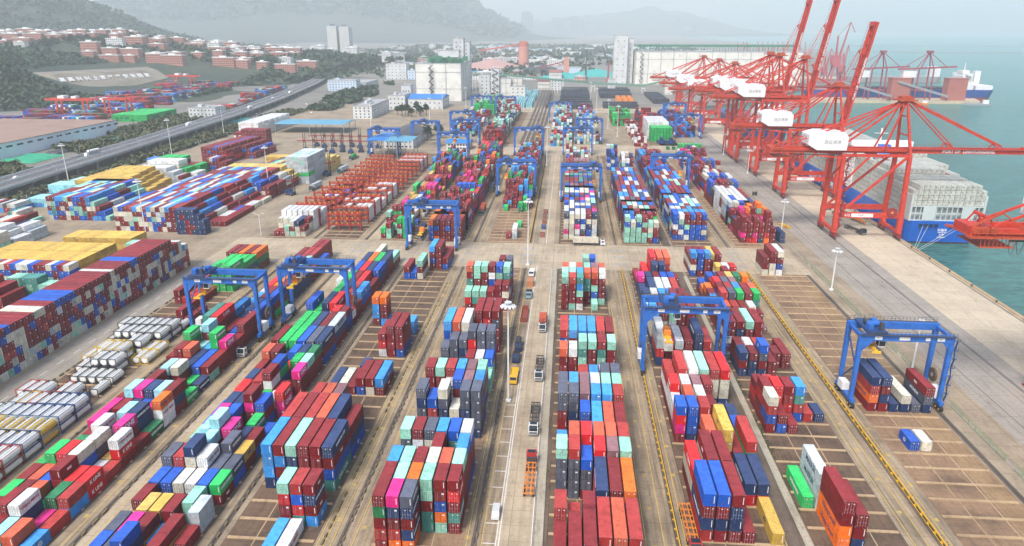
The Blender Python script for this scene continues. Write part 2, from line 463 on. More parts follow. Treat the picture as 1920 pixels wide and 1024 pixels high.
# large mixed block
tp = ['CBRrbCRbCRCbRrRB','bRCRBBRCRbMbBRRCb','BRWRbCRbRBCRRRbrbR','RCBbRrbRCMRbRBRCRRB']
for r_ in range(10):
    yy = 340 + r_*12.6
    shift = 0 if r_ < 4 else (r_-3)*1.2
    n = 15
    for j in range(n+6):
        x = -232.5 + shift + 2.5*j
        if x > -182: break
        h = 5
        if j >= n-1: h = max(1, 5 - (j-n+2)) if r_ < 6 else max(2, 5-(j-n+2)//2)
        if r_ == 0 and j >= n-1: continue
        for k in range(h):
            c = tp[r_ % 4][j % 15] if k == h-1 else rpick(PEMP)
            if j > n: c = rpick('RRCkCRBR')
            if r_ in (7, 8, 9) and j < 13 and k == h-1: c = rpick('RRCbBRMC')
            if r_ == 9 and k == h-1: c = 'y'
            put(x, yy, k*2.6, L40, 2.6, c, 0, 'LB', r_, j, (k, h))
for j in range(6):       # navy corner of doors
    for k in range(5 - max(0, j-3)): put(-197.5+2.5*j, 336, k*2.6, L20, 2.6, 'N' if rnd.random() < .85 else 'R', 0, 'LB', 20, j, (k, 5))
# block with steps by the highway fence, yellow pyramid, pale blue stacks
for r_ in range(4):
    n = 11
    for j in range(n + 3 - 0):
        h = 5 if j < n - 1 else max(1, 4 - (j - n + 1))
        for k in range(h): put(-283 + 2.5*j - r_*1.0, 359 + 12.5*r_, k*2.6, L40, 2.6, rpick('RRRMBBTCbR') if k < h-1 else rpick('MBRCRbBRM'), 0, 'LY', 360+r_, j, (k, h))
fillbay('LY', -316, 6, 386, L40, 2, 'bt', 't')
fillbay('LY', -312, 8, 400, L40, 4, 'bt', 't'); fillbay('LY', -308, 8, 414, L40, 4, 'tC', 'tttC')
for r_ in range(4):
    for j in range(16 - r_):
        h = 5 if j < 12 - r_ else max(2, 4 - (j - 12 + r_))
        for k in range(h): put(-296 + 2.5*j, 402 + 12.5*r_, k*2.6, L40, 2.6, 'Y', 0, 'LY', 400+r_, j, (k, h))
fillbay('LY', -292, 14, 457, L40, [4]*9+[3,3,2,2,1], 'WCkC', 'WWWWWWWWWkkkR'); fillbay('LY', -290, 14, 470, L40, [5]*9+[3,3,2,2,2], 'WCGC', 'WWWWWWWWWGGG')
fillbay('LY', -290, 12, 484, L40, [5]*7+[3]*5, 'GCRR', 'GGGGGGGRRR'); fillbay('LY', -262, 8, 497, L40, [4,4,4,4,3,3,2,2], 'RRBB', 'RCBRRRR')
fillbay('LY', -312, 5, 505, L40, [3,3,3,2,2], 'BRb', 'bBR')
for r_ in range(5): fillbay('LY', -282 + r_, 8 + (r_ > 1)*4, 530 + 12.6*r_, L40, [5, 5, 5, 5, 5, 5, 5, 4, 4, 3, 3, 2][:8 + (r_ > 1)*4], 'RRRRRRSB', 'RRRRBR')
fillbay('LY', -286, 9, 610, L40, 6, 'RRRR', 'RR')
# tall green-banded grey stack, white stack
for r_ in range(3):
    for j in range(6):
        for k in range(7):
            put(-188 + 2.5*j, 462 + 12.5*r_, k*2.6, L40, 2.6, 'G' if (k == 2 and r_ == 0) else ('M' if rnd.random() < .07 else 'k'), 0, 'FAR', 462, j, (k, 7))
for r_ in range(4): fillbay('FAR', -212 + r_*2, 9, 470 + 12.5*r_, L40, [4]*9, 'RMyR', 'RTMy')
fillbay('FAR', -228, 22, 520, L40, 3, 'y', 'Y'); fillbay('FAR', -192, 8, 508, L40, 4, 'yy', 'y')
for r_ in range(6): fillbay('FAR', -319, 8, 677 + r_*14, L40, 5, 'WWWW', 'W')
for yy in (677,): fillbay('FAR', -319, 8, yy-12.6, L40, [2]*8, 'WR', 'R')
# beside the racks
for r_, (h, s) in enumerate([([1,1,2,3,3,2], 'RRMCNR'), ([3,3,3,3,3,3], 'CCCCNR')]): fillbay('FAR', -147, 6, 337 + r_*6.2, L20 if r_ == 0 else L40, h, 'RCMC', s, pitch=2.75)
# far rows beyond the first cross road
def row(blk, x0, n, y0, y1, hlo, hhi, pal, pitch=2.8, gap=0.06, l40=0.35, seed=1):
    rr = random.Random(seed); y = y0; hb = [rr.randint(hlo, hhi) for _ in range(n)]
    i = 0
    while y < y1:
        if rr.random() < gap: y += 8; continue
        ln = L40 if rr.random() < l40 else L20
        base = rr.randint(hlo, hhi)
        topc = rr.choice(pal)
        for j in range(n):
            h = hlo - (rr.random() < .03) if hlo == hhi else min(6, max(0, base + rr.choice([-1, 0, 0, 0, 0, 1]) - (2 if rr.random() < .07 else 0)))
            if rr.random() < .4: topc = rr.choice(pal)
            for k in range(h):
                c = topc if rr.random() < .35 else rr.choice(pal)
                put(x0 + pitch*j, y, k*2.6, ln, 2.6, c, 0, blk, 100 + i, j, (k, h))
        y += ln + 0.08; i += 1
row('FAR', -0.75, 6, 343, 405, 5, 5, 'WCbNPBCMRRBNKkWCR', seed=3, l40=.1, gap=0); row('FAR', -0.75, 6, 405, 455, 5, 5, 'KNRRrBnMRBKTN', seed=31, l40=.2)
row('FAR', -0.75, 6, 455, 560, 3, 5, 'RRnRkCMKRB', seed=4)
row('FAR', 29.2, 6, 339, 352, 4, 5, 'RBCMbRBGCR', seed=5, l40=0, gap=0); row('FAR', 29.2, 6, 352, 372, 5, 5, 'RBbMCRR', seed=51, l40=1, gap=0)
row('FAR', 29.2, 6, 372, 470, 5, 5, 'RRBBbCNRKkR', seed=6, l40=.8, gap=0); row('FAR', 30, 3, 528, 552, 5, 6, 'WMBNRC', seed=7, gap=0); row('FAR', 38.6, 3, 500, 528, 5, 6, 'WMBNRCR', seed=8, gap=0)
row('FAR', 53.4, 6, 346, 392, 5, 5, 'RBCMbBWRN', seed=9, l40=.1, gap=0); row('FAR', 53.4, 6, 392, 470, 5, 5, 'RRRBBCMRRb', seed=10, l40=.9, gap=0); row('FAR', 53.4, 6, 480, 560, 4, 5, 'RRRBbR', seed=11, l40=.7)
row('FAR', 86, 6, 343, 374, 4, 5, 'RSPRRRONRRM', seed=12, l40=.1, gap=0); row('FAR', 86, 4, 374, 412, 5, 5, 'WkWCRWB', seed=13, l40=.5, gap=0); row('FAR', 97.2, 2, 374, 420, 4, 4, 'RRNR', seed=14, l40=1, gap=0)
row('FAR', 86, 6, 414, 560, 3, 5, 'RRPRNKBBWCRSR', seed=15, l40=.4)
fillbay('FAR', 90, 7, 590, L20, 4, 'GG', 'G', pitch=2.8); fillbay('FAR', 86, 3, 625, L20, 1, 'g', 'g', pitch=5)
for y_ in (670, 676.3, 682.6): fillbay('FAR', 77, 7, y_, L20, [5]*7, 'GG', 'G', pitch=2.8)
for y_ in (690, 703, 716, 729): fillbay('FAR', 76, 7, y_, L40, 6, 'WW', 'W', pitch=2.8)
fillbay('FAR', 82, 6, 660, L20, [1,2,1,1,2,1], 'BNN', 'N', pitch=2.8)
row('FAR', 76, 6, 750, 830, 4, 6, 'RRSRRN', seed=16, gap=.1); row('FAR', 104, 7, 700, 860, 2, 4, 'RRBNBbR', seed=17); row('FAR', 48, 7, 780, 860, 3, 5, 'GGGRg', seed=18, gap=.15); row('FAR', 60, 4, 640, 770, 0, 3, 'RRCWR', seed=19, gap=.25)
row('FAR', -36.6, 6, 404, 470, 2, 5, 'RRRbRbBRG', seed=20, l40=.1, gap=0); row('FAR', -36.6, 6, 470, 585, 3, 5, 'RRbNBRRMS', seed=21)
for x_, y_, s in ((-35.6, 398, 'G'), (-27, 396, 'gG'), (-24.6, 399, 'GGG'), (-25.5, 362, 'G'), (-29.4, 341, 'R'), (-26.4, 341, 'kW')):
    for k, ch in enumerate(s): put(x_, y_, k*2.6, L40 if ch in 'Wk' else L20, 2.6, ch, 0, 'FAR', 90, int(x_), (k, len(s)))
row('FAR', -15, 7, 637, 930, 3, 5, 'RRnkCMkWRMNSb', seed=22, l40=.1); row('FAR', 9, 7, 651, 800, 3, 5, 'CWbRNBbRkMC', seed=23, l40=.1); row('FAR', 12, 6, 810, 880, 2, 4, 'RRBRCn', seed=24)
# D2 / C2
row('FAR', -67.2, 6, 334.5, 348, 4, 4, 'RRRROGB', seed=25, l40=1, gap=0); row('FAR', -67.2, 6, 348, 470, 4, 5, 'RRrRGBPoRrNPRk', seed=26, l40=.2, gap=.03); row('FAR', -67.2, 6, 470, 545, 3, 5, 'RRNGONPBMR', seed=27, l40=.2, gap=.05)
row('FAR', -68.5, 6, 548, 570, 5, 5, 'KNRgSKN', seed=28, gap=0); row('FAR', -73.5, 6, 618, 650, 5, 6, 'RSRRR', seed=29, gap=0); row('FAR', -75, 6, 650, 900, 3, 5, 'MgRRMSNkR', seed=30)
row('FAR', -92, 5, 337, 350, 1, 3, 'GMRRR', seed=32, gap=0); row('FAR', -92, 5, 362, 480, 2, 4, 'YRRPGBRoRW', seed=33, gap=.12, l40=.4); row('FAR', -95, 6, 484, 560, 2, 5, 'GgRoBbNR', seed=34, gap=.15)
row('FAR', -112, 8, 690, 862, 2, 4, 'RRMRNbRC', seed=35); row('FAR', -113, 9, 866, 900, 4, 5, 'GGgG', seed=36, gap=0); row('FAR', -118, 8, 905, 1060, 2, 4, 'RMRGkRt', seed=37); row('FAR', -92, 8, 905, 990, 1, 4, 'tRMkR', seed=38)
# yard beyond the highway
for r_ in range(5): fillbay('FAR', -512, 16, 776 + r_*13, L40, 3, 'GGgG', 'G', pitch=2.6)
for i in range(58):
    rr = random.Random(50+i); yy = 700 + i*13.2
    if rr.random() < .12: continue
    x = -500 - (yy-700)*.16 - rr.uniform(0, 26)
    for seg in range(4):
        n = rr.randint(5, 13)
        if yy < 850 and x > -516 + n: x -= 60
        fillbay('FAR', x - n*2.6, n, yy, L40, [rr.randint(1, 4)]*n, rr.choice(['RRBMT', 'RRRBN', 'RBTbW', 'RSRR', 'RRgR', 'NBR']), None, pitch=2.6)
        x -= n*2.6 + rr.uniform(3, 22)
        if x < -600 - (yy-700)*.2: break
for i in range(26):
    rr = random.Random(350+i); yy = 900 + i*13.2; x = -432 - (yy-900)*.17
    n = rr.randint(4, 12); fillbay('FAR', x - n*2.6, n, yy, L40, [rr.randint(1, 3)]*n, rr.choice(['RRBM', 'BTbB', 'RSR', 'gRR']), None, pitch=2.6)
# refrigerated boxes between the racks
for q in range(2): fillbay('FAR', -147.3, 6, 343.6+14.1*q+(6 if q==0 else 6), L40-.6, [4-q]*6, 'WWW', 'W', pitch=2.9)
for q in range(13):
    h = {0:[0]*6, 1:[0,3,0,3,3,3], 2:[2,3,0,2,2,3], 3:[0,2,2,0,2,2], 4:[0,3,3,0,3,2], 5:[0,1,3,3,3,3], 6:[0,0,2,0,1,0], 11:[3]*6, 12:[3]*6}.get(q, [0,0,0,0,0,0])
    fillbay('FAR', -123.4, 6, 353.2+14.1*q, L40-.6, h, 'WWWW', 'W', pitch=2.9)
    h = {2:[1,0,2,1,0,2], 3:[0,2,2,2,1,1], 4:[2,1,1,2,2,1], 5:[2,0,1,3,2,2]}.get(q, [0]*6)
    fillbay('FAR', -147.3, 6, 359.2+14.1*q, L40-.6, h, 'RBNWR', None, pitch=2.9)

# ---- which 300 show largest: cast rays over the boxes only
CAM = Vector((0, 0, 100)); YAW = math.atan(109*math.cos(R(19.04))/1333); PITCH = R(19.04); FPX = 1333.0
cp, sp, cy, sy = math.cos(PITCH), math.sin(PITCH), math.cos(YAW), math.sin(YAW)
FW = Vector((-sy*cp, cy*cp, -sp)); RT = Vector((cy, sy, 0)); UP = Vector((-sy*sp, cy*sp, cp))
def dims(c):
    lx, ly = (c['l'], W_) if c['rot'] else (W_, c['l'])
    return c['x'], c['x']+lx, c['y'], c['y']+ly, c['z']+0.06, c['z']+c['h']-0.02
vs, fs, own = [], [], []
for i, c in enumerate(CONT):
    x0, x1, y0, y1, z0, z1 = dims(c); n = len(vs)
    vs += [(x0,y0,z0),(x1,y0,z0),(x1,y1,z0),(x0,y1,z0),(x0,y0,z1),(x1,y0,z1),(x1,y1,z1),(x0,y1,z1)]
    for f in ((4,5,6,7),(0,1,5,4),(1,2,6,5),(2,3,7,6),(3,0,4,7)): fs.append(tuple(n+q for q in f)); own.append(i)
bvh = BVHTree.FromPolygons(vs, fs)
cnt = {}
for py in range(3, 1024, 5):
    for px in range(2, 1920, 5):
        d = FW + RT*((px-960)/FPX) - UP*((py-512)/FPX)
        h = bvh.ray_cast(CAM, d)
        if h[2] is not None: i = own[h[2]]; cnt[i] = cnt.get(i, 0) + 1
best = sorted(cnt, key=lambda i: -cnt[i])[:300]
print('containers', len(CONT), 'visible', len(cnt), 'smallest kept', cnt[best[-1]])
bset = set(best)
# hidden boxes in the heap that no ray reaches and that are deep inside are kept too (the place stays whole)
# ---- the mass
def roofcol(c): return tuple(min(.74 if min(c) > .4 else .84, v*1.45 + .028) for v in c)   # roofs lightened for bleaching and dust, with skylight on the tops painted in
import array
mv, mf, cols_, uvs = [], [], [], []
rc = random.Random(11)
def addq(p, c):
    n = len(mv); mv.extend(p); mf.append((n, n+1, n+2, n+3)); cols_.extend([c, c, c, 1.0]*4); uvs.extend([.1]*8)
for i, c in enumerate(CONT):
    if i in bset: continue
    x0, x1, y0, y1, z0, z1 = dims(c); n = len(mv)
    if c['rot']: y0 += .05; y1 -= .05
    z1 -= .05; x0 += .02; x1 -= .02
    mv += [(x0,y0,z0),(x1,y0,z0),(x1,y1,z0),(x0,y1,z0),(x0,y0,z1),(x1,y0,z1),(x1,y1,z1),(x0,y1,z1)]
    s = 0.78 + rc.random()*0.4
    base = tuple(min(.85, v*s) for v in PAL[c['c']])
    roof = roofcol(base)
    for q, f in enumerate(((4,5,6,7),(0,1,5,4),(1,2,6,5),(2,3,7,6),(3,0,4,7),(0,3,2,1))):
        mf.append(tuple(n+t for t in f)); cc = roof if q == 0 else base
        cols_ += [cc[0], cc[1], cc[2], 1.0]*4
        w = (x1-x0) if q in (0, 1, 3, 5) else (y1-y0); hh = (y1-y0) if q in (0, 5) else (z1-z0)
        uvs += [0, 0, w, 0, w, hh, 0, hh]
    # recessed door seam, lock rods and the white marks of the end frame
    zm = z0+.15; zt = z1-.15
    if c['rot']:
        X = x1+.03
        for a_, b_, cc in ((.03, .05, .06), (.28, .33, .25), (-.32, -.28, .25)):
            ya, yb = (y0+y1)/2+a_*1.6-.03, (y0+y1)/2+b_*1.6; addq([(X, ya, zm), (X, yb, zm), (X, yb, zt), (X, ya, zt)], cc)
        ya = (y0+y1)/2+.35; addq([(X, ya, z1-.7), (X, ya+.55, z1-.7), (X, ya+.55, z1-.4), (X, ya, z1-.4)], .7)
    elif c['y'] < 620:
        Y = y0-.03
        if rc.random() < .55:
            for a_, b_, cc in ((-.03, .03, .05), (.45, .5, .3), (-.5, -.45, .3), (.8, .85, .25), (-.85, -.8, .25)):
                xa, xb = (x0+x1)/2+a_, (x0+x1)/2+b_; addq([(xa, Y, zm), (xb, Y, zm), (xb, Y, zt), (xa, Y, zt)], cc)
            xa = x1-.85; addq([(xa, Y-.01, z1-.75), (xa+.5, Y-.01, z1-.75), (xa+.5, Y-.01, z1-.4), (xa, Y-.01, z1-.4)], .7)
        else: addq([(x1-.35, Y, z0+.8), (x1-.22, Y, z0+.8), (x1-.22, Y, z1-.4), (x1-.35, Y, z1-.4)], .6)
me = bpy.data.meshes.new('container_stacks'); me.from_pydata(mv, [], mf); me.materials.append(M['mass'])
ca = me.color_attributes.new('paint', 'FLOAT_COLOR', 'CORNER'); ca.data.foreach_set('color', array.array('f', cols_))
ul = me.uv_layers.new(name='UVMap'); ul.data.foreach_set('uv', array.array('f', uvs)); me.update()
mass = bpy.data.objects.new('container_stacks', me); col.objects.link(mass)
tag(mass, 'thousands of mixed shipping containers stacked in the farther rows of the port', 'containers', None, 'stuff')

# ---- one container of each length and height, with its parts
def cont_mesh(L, H):
    """corrugated body without roof and doors; origin at near-left-bottom corner, doors at y=0"""
    m = MB(); W = W_
    def wall(xs, sgn):
        prof = []; y = 0.16
        ins = 0.045*sgn
        prof.append((xs+sgn*0.01, 0.16))
        n = int((L-0.32)/0.28); st = (L-0.32)/n
        for q in range(n):
            yy = 0.16 + q*st
            prof += [(xs+ins*0.25, yy+st*0.05), (xs+ins*0.25, yy+st*0.38), (xs+ins, yy+st*0.52), (xs+ins, yy+st*0.86)]
        prof.append((xs+sgn*0.01, L-0.16))
        for a, b in zip(prof, prof[1:]): m.quad((a[0], a[1], .15), (b[0], b[1], .15), (b[0], b[1], H-.11), (a[0], a[1], H-.11))
    wall(0, 1); wall(W, -1)
    prof = [(0.16, L-.01)]; n = 7; st = (W-.32)/n
    for q in range(n):
        xx = .16+q*st; prof += [(xx+st*.05, L-.01), (xx+st*.4, L-.01), (xx+st*.52, L-.05), (xx+st*.88, L-.05)]
    prof.append((W-.16, L-.01))
    for a, b in zip(prof, prof[1:]): m.quad((a[0], a[1], .15), (b[0], b[1], .15), (b[0], b[1], H-.11), (a[0], a[1], H-.11))
    for x in (0, W-.16):
        for y in (0, L-.16): m.box(x, x+.16, y, y+.16, .178, H-.118)
    for x in (0, W-.06):
        m.box(x, x+.06, .16, L-.16, .0, .15); m.box(x, x+.06, .16, L-.16, H-.11, H-.03)
    for y in (0, L-.06):
        m.box(.16, W-.16, y, y+.06, 0, .15); m.box(.16, W-.16, y, y+.06, H-.11, H-.03)
    m.quad((.05,.05,.12), (.05,L-.05,.12), (W-.05,L-.05,.12), (W-.05,.05,.12))
    m.quad((.06,.06,.0+.02), (.06,L-.06,.02), (W-.06,L-.06,.02), (W-.06,.06,.02))
    m.m = 1
    for x in (-.004, W-.176):
        for y in (-.004, L-.176):
            m.box(x, x+.18, y, y+.18, -.03, .118+.06); m.box(x, x+.18, y, y+.18, H-.118, H+.0)
    return m.mesh('container_body', [M['cont'], M['cast']])
def roof_mesh(L, H):
    m = MB(); n = int(L/0.32); st = (L-.12)/n
    ys = []
    for q in range(n):
        y = .06+q*st; ys += [(y, H-.03), (y+st*.5, H-.03), (y+st*.6, H-.045), (y+st*.9, H-.045)]
    ys.append((L-.06, H-.03))
    for a, b in zip(ys, ys[1:]): m.quad((.16, a[0], a[1]), (W_-.16, a[0], a[1]), (W_-.16, b[0], b[1]), (.16, b[0], b[1]))
    m.quad((0, .16, H-.028), (.16, .16, H-.028), (.16, L-.16, H-.028), (0, L-.16, H-.028)); m.quad((W_-.16, .16, H-.028), (W_, .16, H-.028), (W_, L-.16, H-.028), (W_-.16, L-.16, H-.028))
    return m.mesh('container_roof', M['cont'])
def door_mesh(x0, x1, H):
    m = MB(); m.m = 0
    zs = [.16, .16+(H-.28)*.25, .16+(H-.28)*.5, .16+(H-.28)*.75, H-.12]
    m.box(x0, x1, .02, .05, .16, H-.12)
    for a, b in zip(zs, zs[1:]): m.box(x0+.1, x1-.1, .0, .02, a+.09, b-.09)
    for z in (zs[0], zs[4]-.05): m.box(x0, x1, -.005, .02, z, z+.05)
    m.m = 1
    for f in (.22, .74):
        x = x0+(x1-x0)*f
        m.box(x-.02, x+.02, -.05, -.012, .12, H-.08)
        for z in (.3, 1.15, H-.35): m.box(x-.07, x+.07, -.045, .0, z, z+.07)
    m.box(x0+.2, x1-.25, -.06, -.03, 1.05, 1.10)
    m.m = 2
    m.box(x1-.42, x1-.12, -.008, .0, H-.62, H-.46)
    return m.mesh('container_door', [M['cont'], M['grey'], M['letter']])
def mark_mesh(L, H):
    m = MB(); m.box(.32, .44, L, L+.012, .75, H-.45); return m.mesh('container_mark', M['letter'])
HT = {}
MK = {}
def getset(L, H):
    k = (round(L), round(H, 2))
    if k not in HT:
        W = W_
        HT[k] = (cont_mesh(L, H-.03), roof_mesh(L, H-.03), door_mesh(.17, W/2-.01, H-.03), door_mesh(W/2+.01, W-.17, H-.03))
    return HT[k]
TXT = {}
def text_mesh(s, size, mat, ext=0.008, bold=0):
    k = (s, size, mat)
    if k not in TXT:
        cu = bpy.data.curves.new('lettering', 'FONT'); cu.body = s; cu.size = size; cu.extrude = ext; cu.offset = bold
        cu.align_x = 'CENTER'; cu.align_y = 'CENTER'; cu.resolution_u = 2
        t = bpy.data.objects.new('text_source', cu); col.objects.link(t); bpy.context.view_layer.update()
        me = bpy.data.meshes.new_from_object(t.evaluated_get(bpy.context.evaluated_depsgraph_get()))
        bpy.data.objects.remove(t); bpy.data.curves.remove(cu)
        me.materials.clear(); me.materials.append(M[mat]); TXT[k] = me
    return TXT[k]
def letter(s, size, mat, parent, loc, rot, name='lettering', ext=0.008, bold=0.0):
    o = bpy.data.objects.new(name, text_mesh(s, size, mat, ext, bold)); col.objects.link(o); o.parent = parent
    o.location = loc; o.rotation_euler = rot; return o
ring = MB()
for q in range(16):
    a, b = 2*math.pi*q/16, 2*math.pi*(q+1)/16
    ring.quad((0, .62*math.cos(a), .55*math.sin(a)), (0, .62*math.cos(b), .55*math.sin(b)), (0, .46*math.cos(b), .40*math.sin(b)), (0, .46*math.cos(a), .40*math.sin(a)))
for a_, b_ in ((-.3, .12), (.02, .3)): ring.quad((0, -.4, a_-.06), (0, .4, b_-.22), (0, .4, b_-.1), (0, -.4, a_+.06))
ringme = ring.mesh('round_emblem', M['letter'])
LOGO = {'G': ('EVERGREEN', .98, 'letter'), 'g': ('EVERGREEN', .98, 'letter'), 'P': ('ONE', 1.95, 'letter'), 'S': ('K LINE', 1.25, 'letter'), 'W': ('YANG MING', .92, 'letter_red'),
        'O': ('Hapag-Lloyd', 1.25, 'letter_navy'), 'N': ('HAMBURG SÜD', .80, 'letter'), 'T': ('CMA CGM', 1.2, 'letter'), 'K': ('HYUNDAI', .95, 'letter'), 'k': ('MAERSK', 1.5, 'letter_navy'), 'Y': ('MSC', .9, 'letter_navy'), 'y': ('MSC', .8, 'letter_navy'), 'R': ('tex', 1.1, 'letter')}
tops = {}
for i, c in enumerate(CONT): tops.setdefault((c['blk'], c['bay'], c['cm']), []).append(c)
def exposed(c, side):
    if c['blk'] not in BAYS: return False
    nb = tops.get((c['blk'], c['bay'], c['cm'] + side))
    if not nb: return True
    return max(q['z']+q['h'] for q in nb) < c['z'] + 1.2
cols_word = ['leftmost','second','third','fourth','fifth','rightmost']
GRP = {b: 'shipping containers stacked in the ' + d[2] for b, d in BLK.items()}
maxbay = {}
for i in best:
    c = CONT[i]; rr = random.Random(i*7+3)
    body, roof, dl, dr = getset(c['l'], c['h'])
    s = 0.86 + rr.random()*0.28
    base = tuple(min(.85, v*s) for v in PAL[c['c']])
    root = bpy.data.objects.new('shipping_container', body); col.objects.link(root)
    fl = rr.random() < 0.5 and not c['rot']
    k, n = c['tier']
    if c['rot']:
        root.location = (c['x']+c['l'], c['y'], c['z']+.035); root.rotation_euler = (0, 0, R(90))
    elif fl:
        root.location = (c['x']+W_, c['y']+c['l'], c['z']+.035); root.rotation_euler = (0, 0, R(180))
    else: root.location = (c['x'], c['y'], c['z']+.035)
    root.color = (*base, 1)
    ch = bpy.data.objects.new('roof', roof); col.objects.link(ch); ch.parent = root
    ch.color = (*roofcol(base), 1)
    for me_ in (dl, dr):
        ch = bpy.data.objects.new('door', me_); col.objects.link(ch); ch.parent = root; ch.color = (*base, 1)
    if fl and c['c'] not in 'WCk':
        kk = (round(c['l']), round(c['h'], 2))
        if kk not in MK: MK[kk] = mark_mesh(c['l'], c['h']-.03)
        ch = bpy.data.objects.new('number_marking', MK[kk]); col.objects.link(ch); ch.parent = root
    wl = 'short' if c['l'] < 8 else 'long'
    tn = n-1-k
    tw = 'topmost' if tn == 0 else ('second from top' if tn == 1 else ('third from top' if tn == 2 else ('fourth from top' if tn == 3 else ('fifth from top' if tn == 4 else 'lowest'))))
    if n == 1: tw = 'unstacked'
    if c['blk'] in BAYS:
        cw = cols_word[min(c['cm'], 5)]; bw = ordn[min(c['bay'], 19)] if c['bay'] < 20 else 'last'
        if c['bay'] >= 20: bw = 'twenty-' + ordn[c['bay']-20].replace('front', 'first') if c['bay'] < 29 else ['thirtieth', 'thirty-first', 'thirty-second', 'thirty-third', 'thirty-fourth'][c['bay']-29]
        tsh = {'second from top': 'second-from-top', 'third from top': 'third-from-top', 'fourth from top': 'fourth-from-top', 'fifth from top': 'fifth-from-top'}.get(tw, tw)
        lab = f"{CN[c['c']]} container, {tsh}, {cw} column, {bw} bay, {BLK[c['blk']][2]}"
    else:
        lab = f"{CN[c['c']]} container, {tw.replace(' ', '-')}, column {c['cm']+1}, bay {c['bay']}, {BLK[c['blk']][2]}"
    tag(root, lab, 'shipping container', GRP[c['blk']])
    c['obj'] = root
    # lettering on an open long side
    side = 0
    if c['x'] < -5 and exposed(c, 1): side = 1
    elif c['x'] > 5 and exposed(c, -1): side = -1
    if side and not c['rot']:
        face = side if not fl else -side
        lx, rz = (W_+.003, R(90)) if face > 0 else (-.003, R(-90))
        zc = c['h']*.52; yc = c['l']*.5
        if c['c'] in LOGO and (c['c'] not in 'NKRk' or (c['c'] == 'k' and c['l'] > 8) or (c['c'] in 'NK' and rr.random() < .55) or (c['c'] == 'R' and rr.random() < .3)):
            t_, sz, mt = LOGO[c['c']]
            if c['l'] > 8: sz *= 1.2
            letter(t_, sz, mt, root, (lx, yc, zc), (R(90), 0, rz), ext=.01, bold=.03)
        elif c['c'] in 'Bb' and rr.random() < .7:
            e = bpy.data.objects.new('round_emblem', ringme); col.objects.link(e); e.parent = root; e.location = (lx + (.012 if face > 0 else -.012), yc, zc)
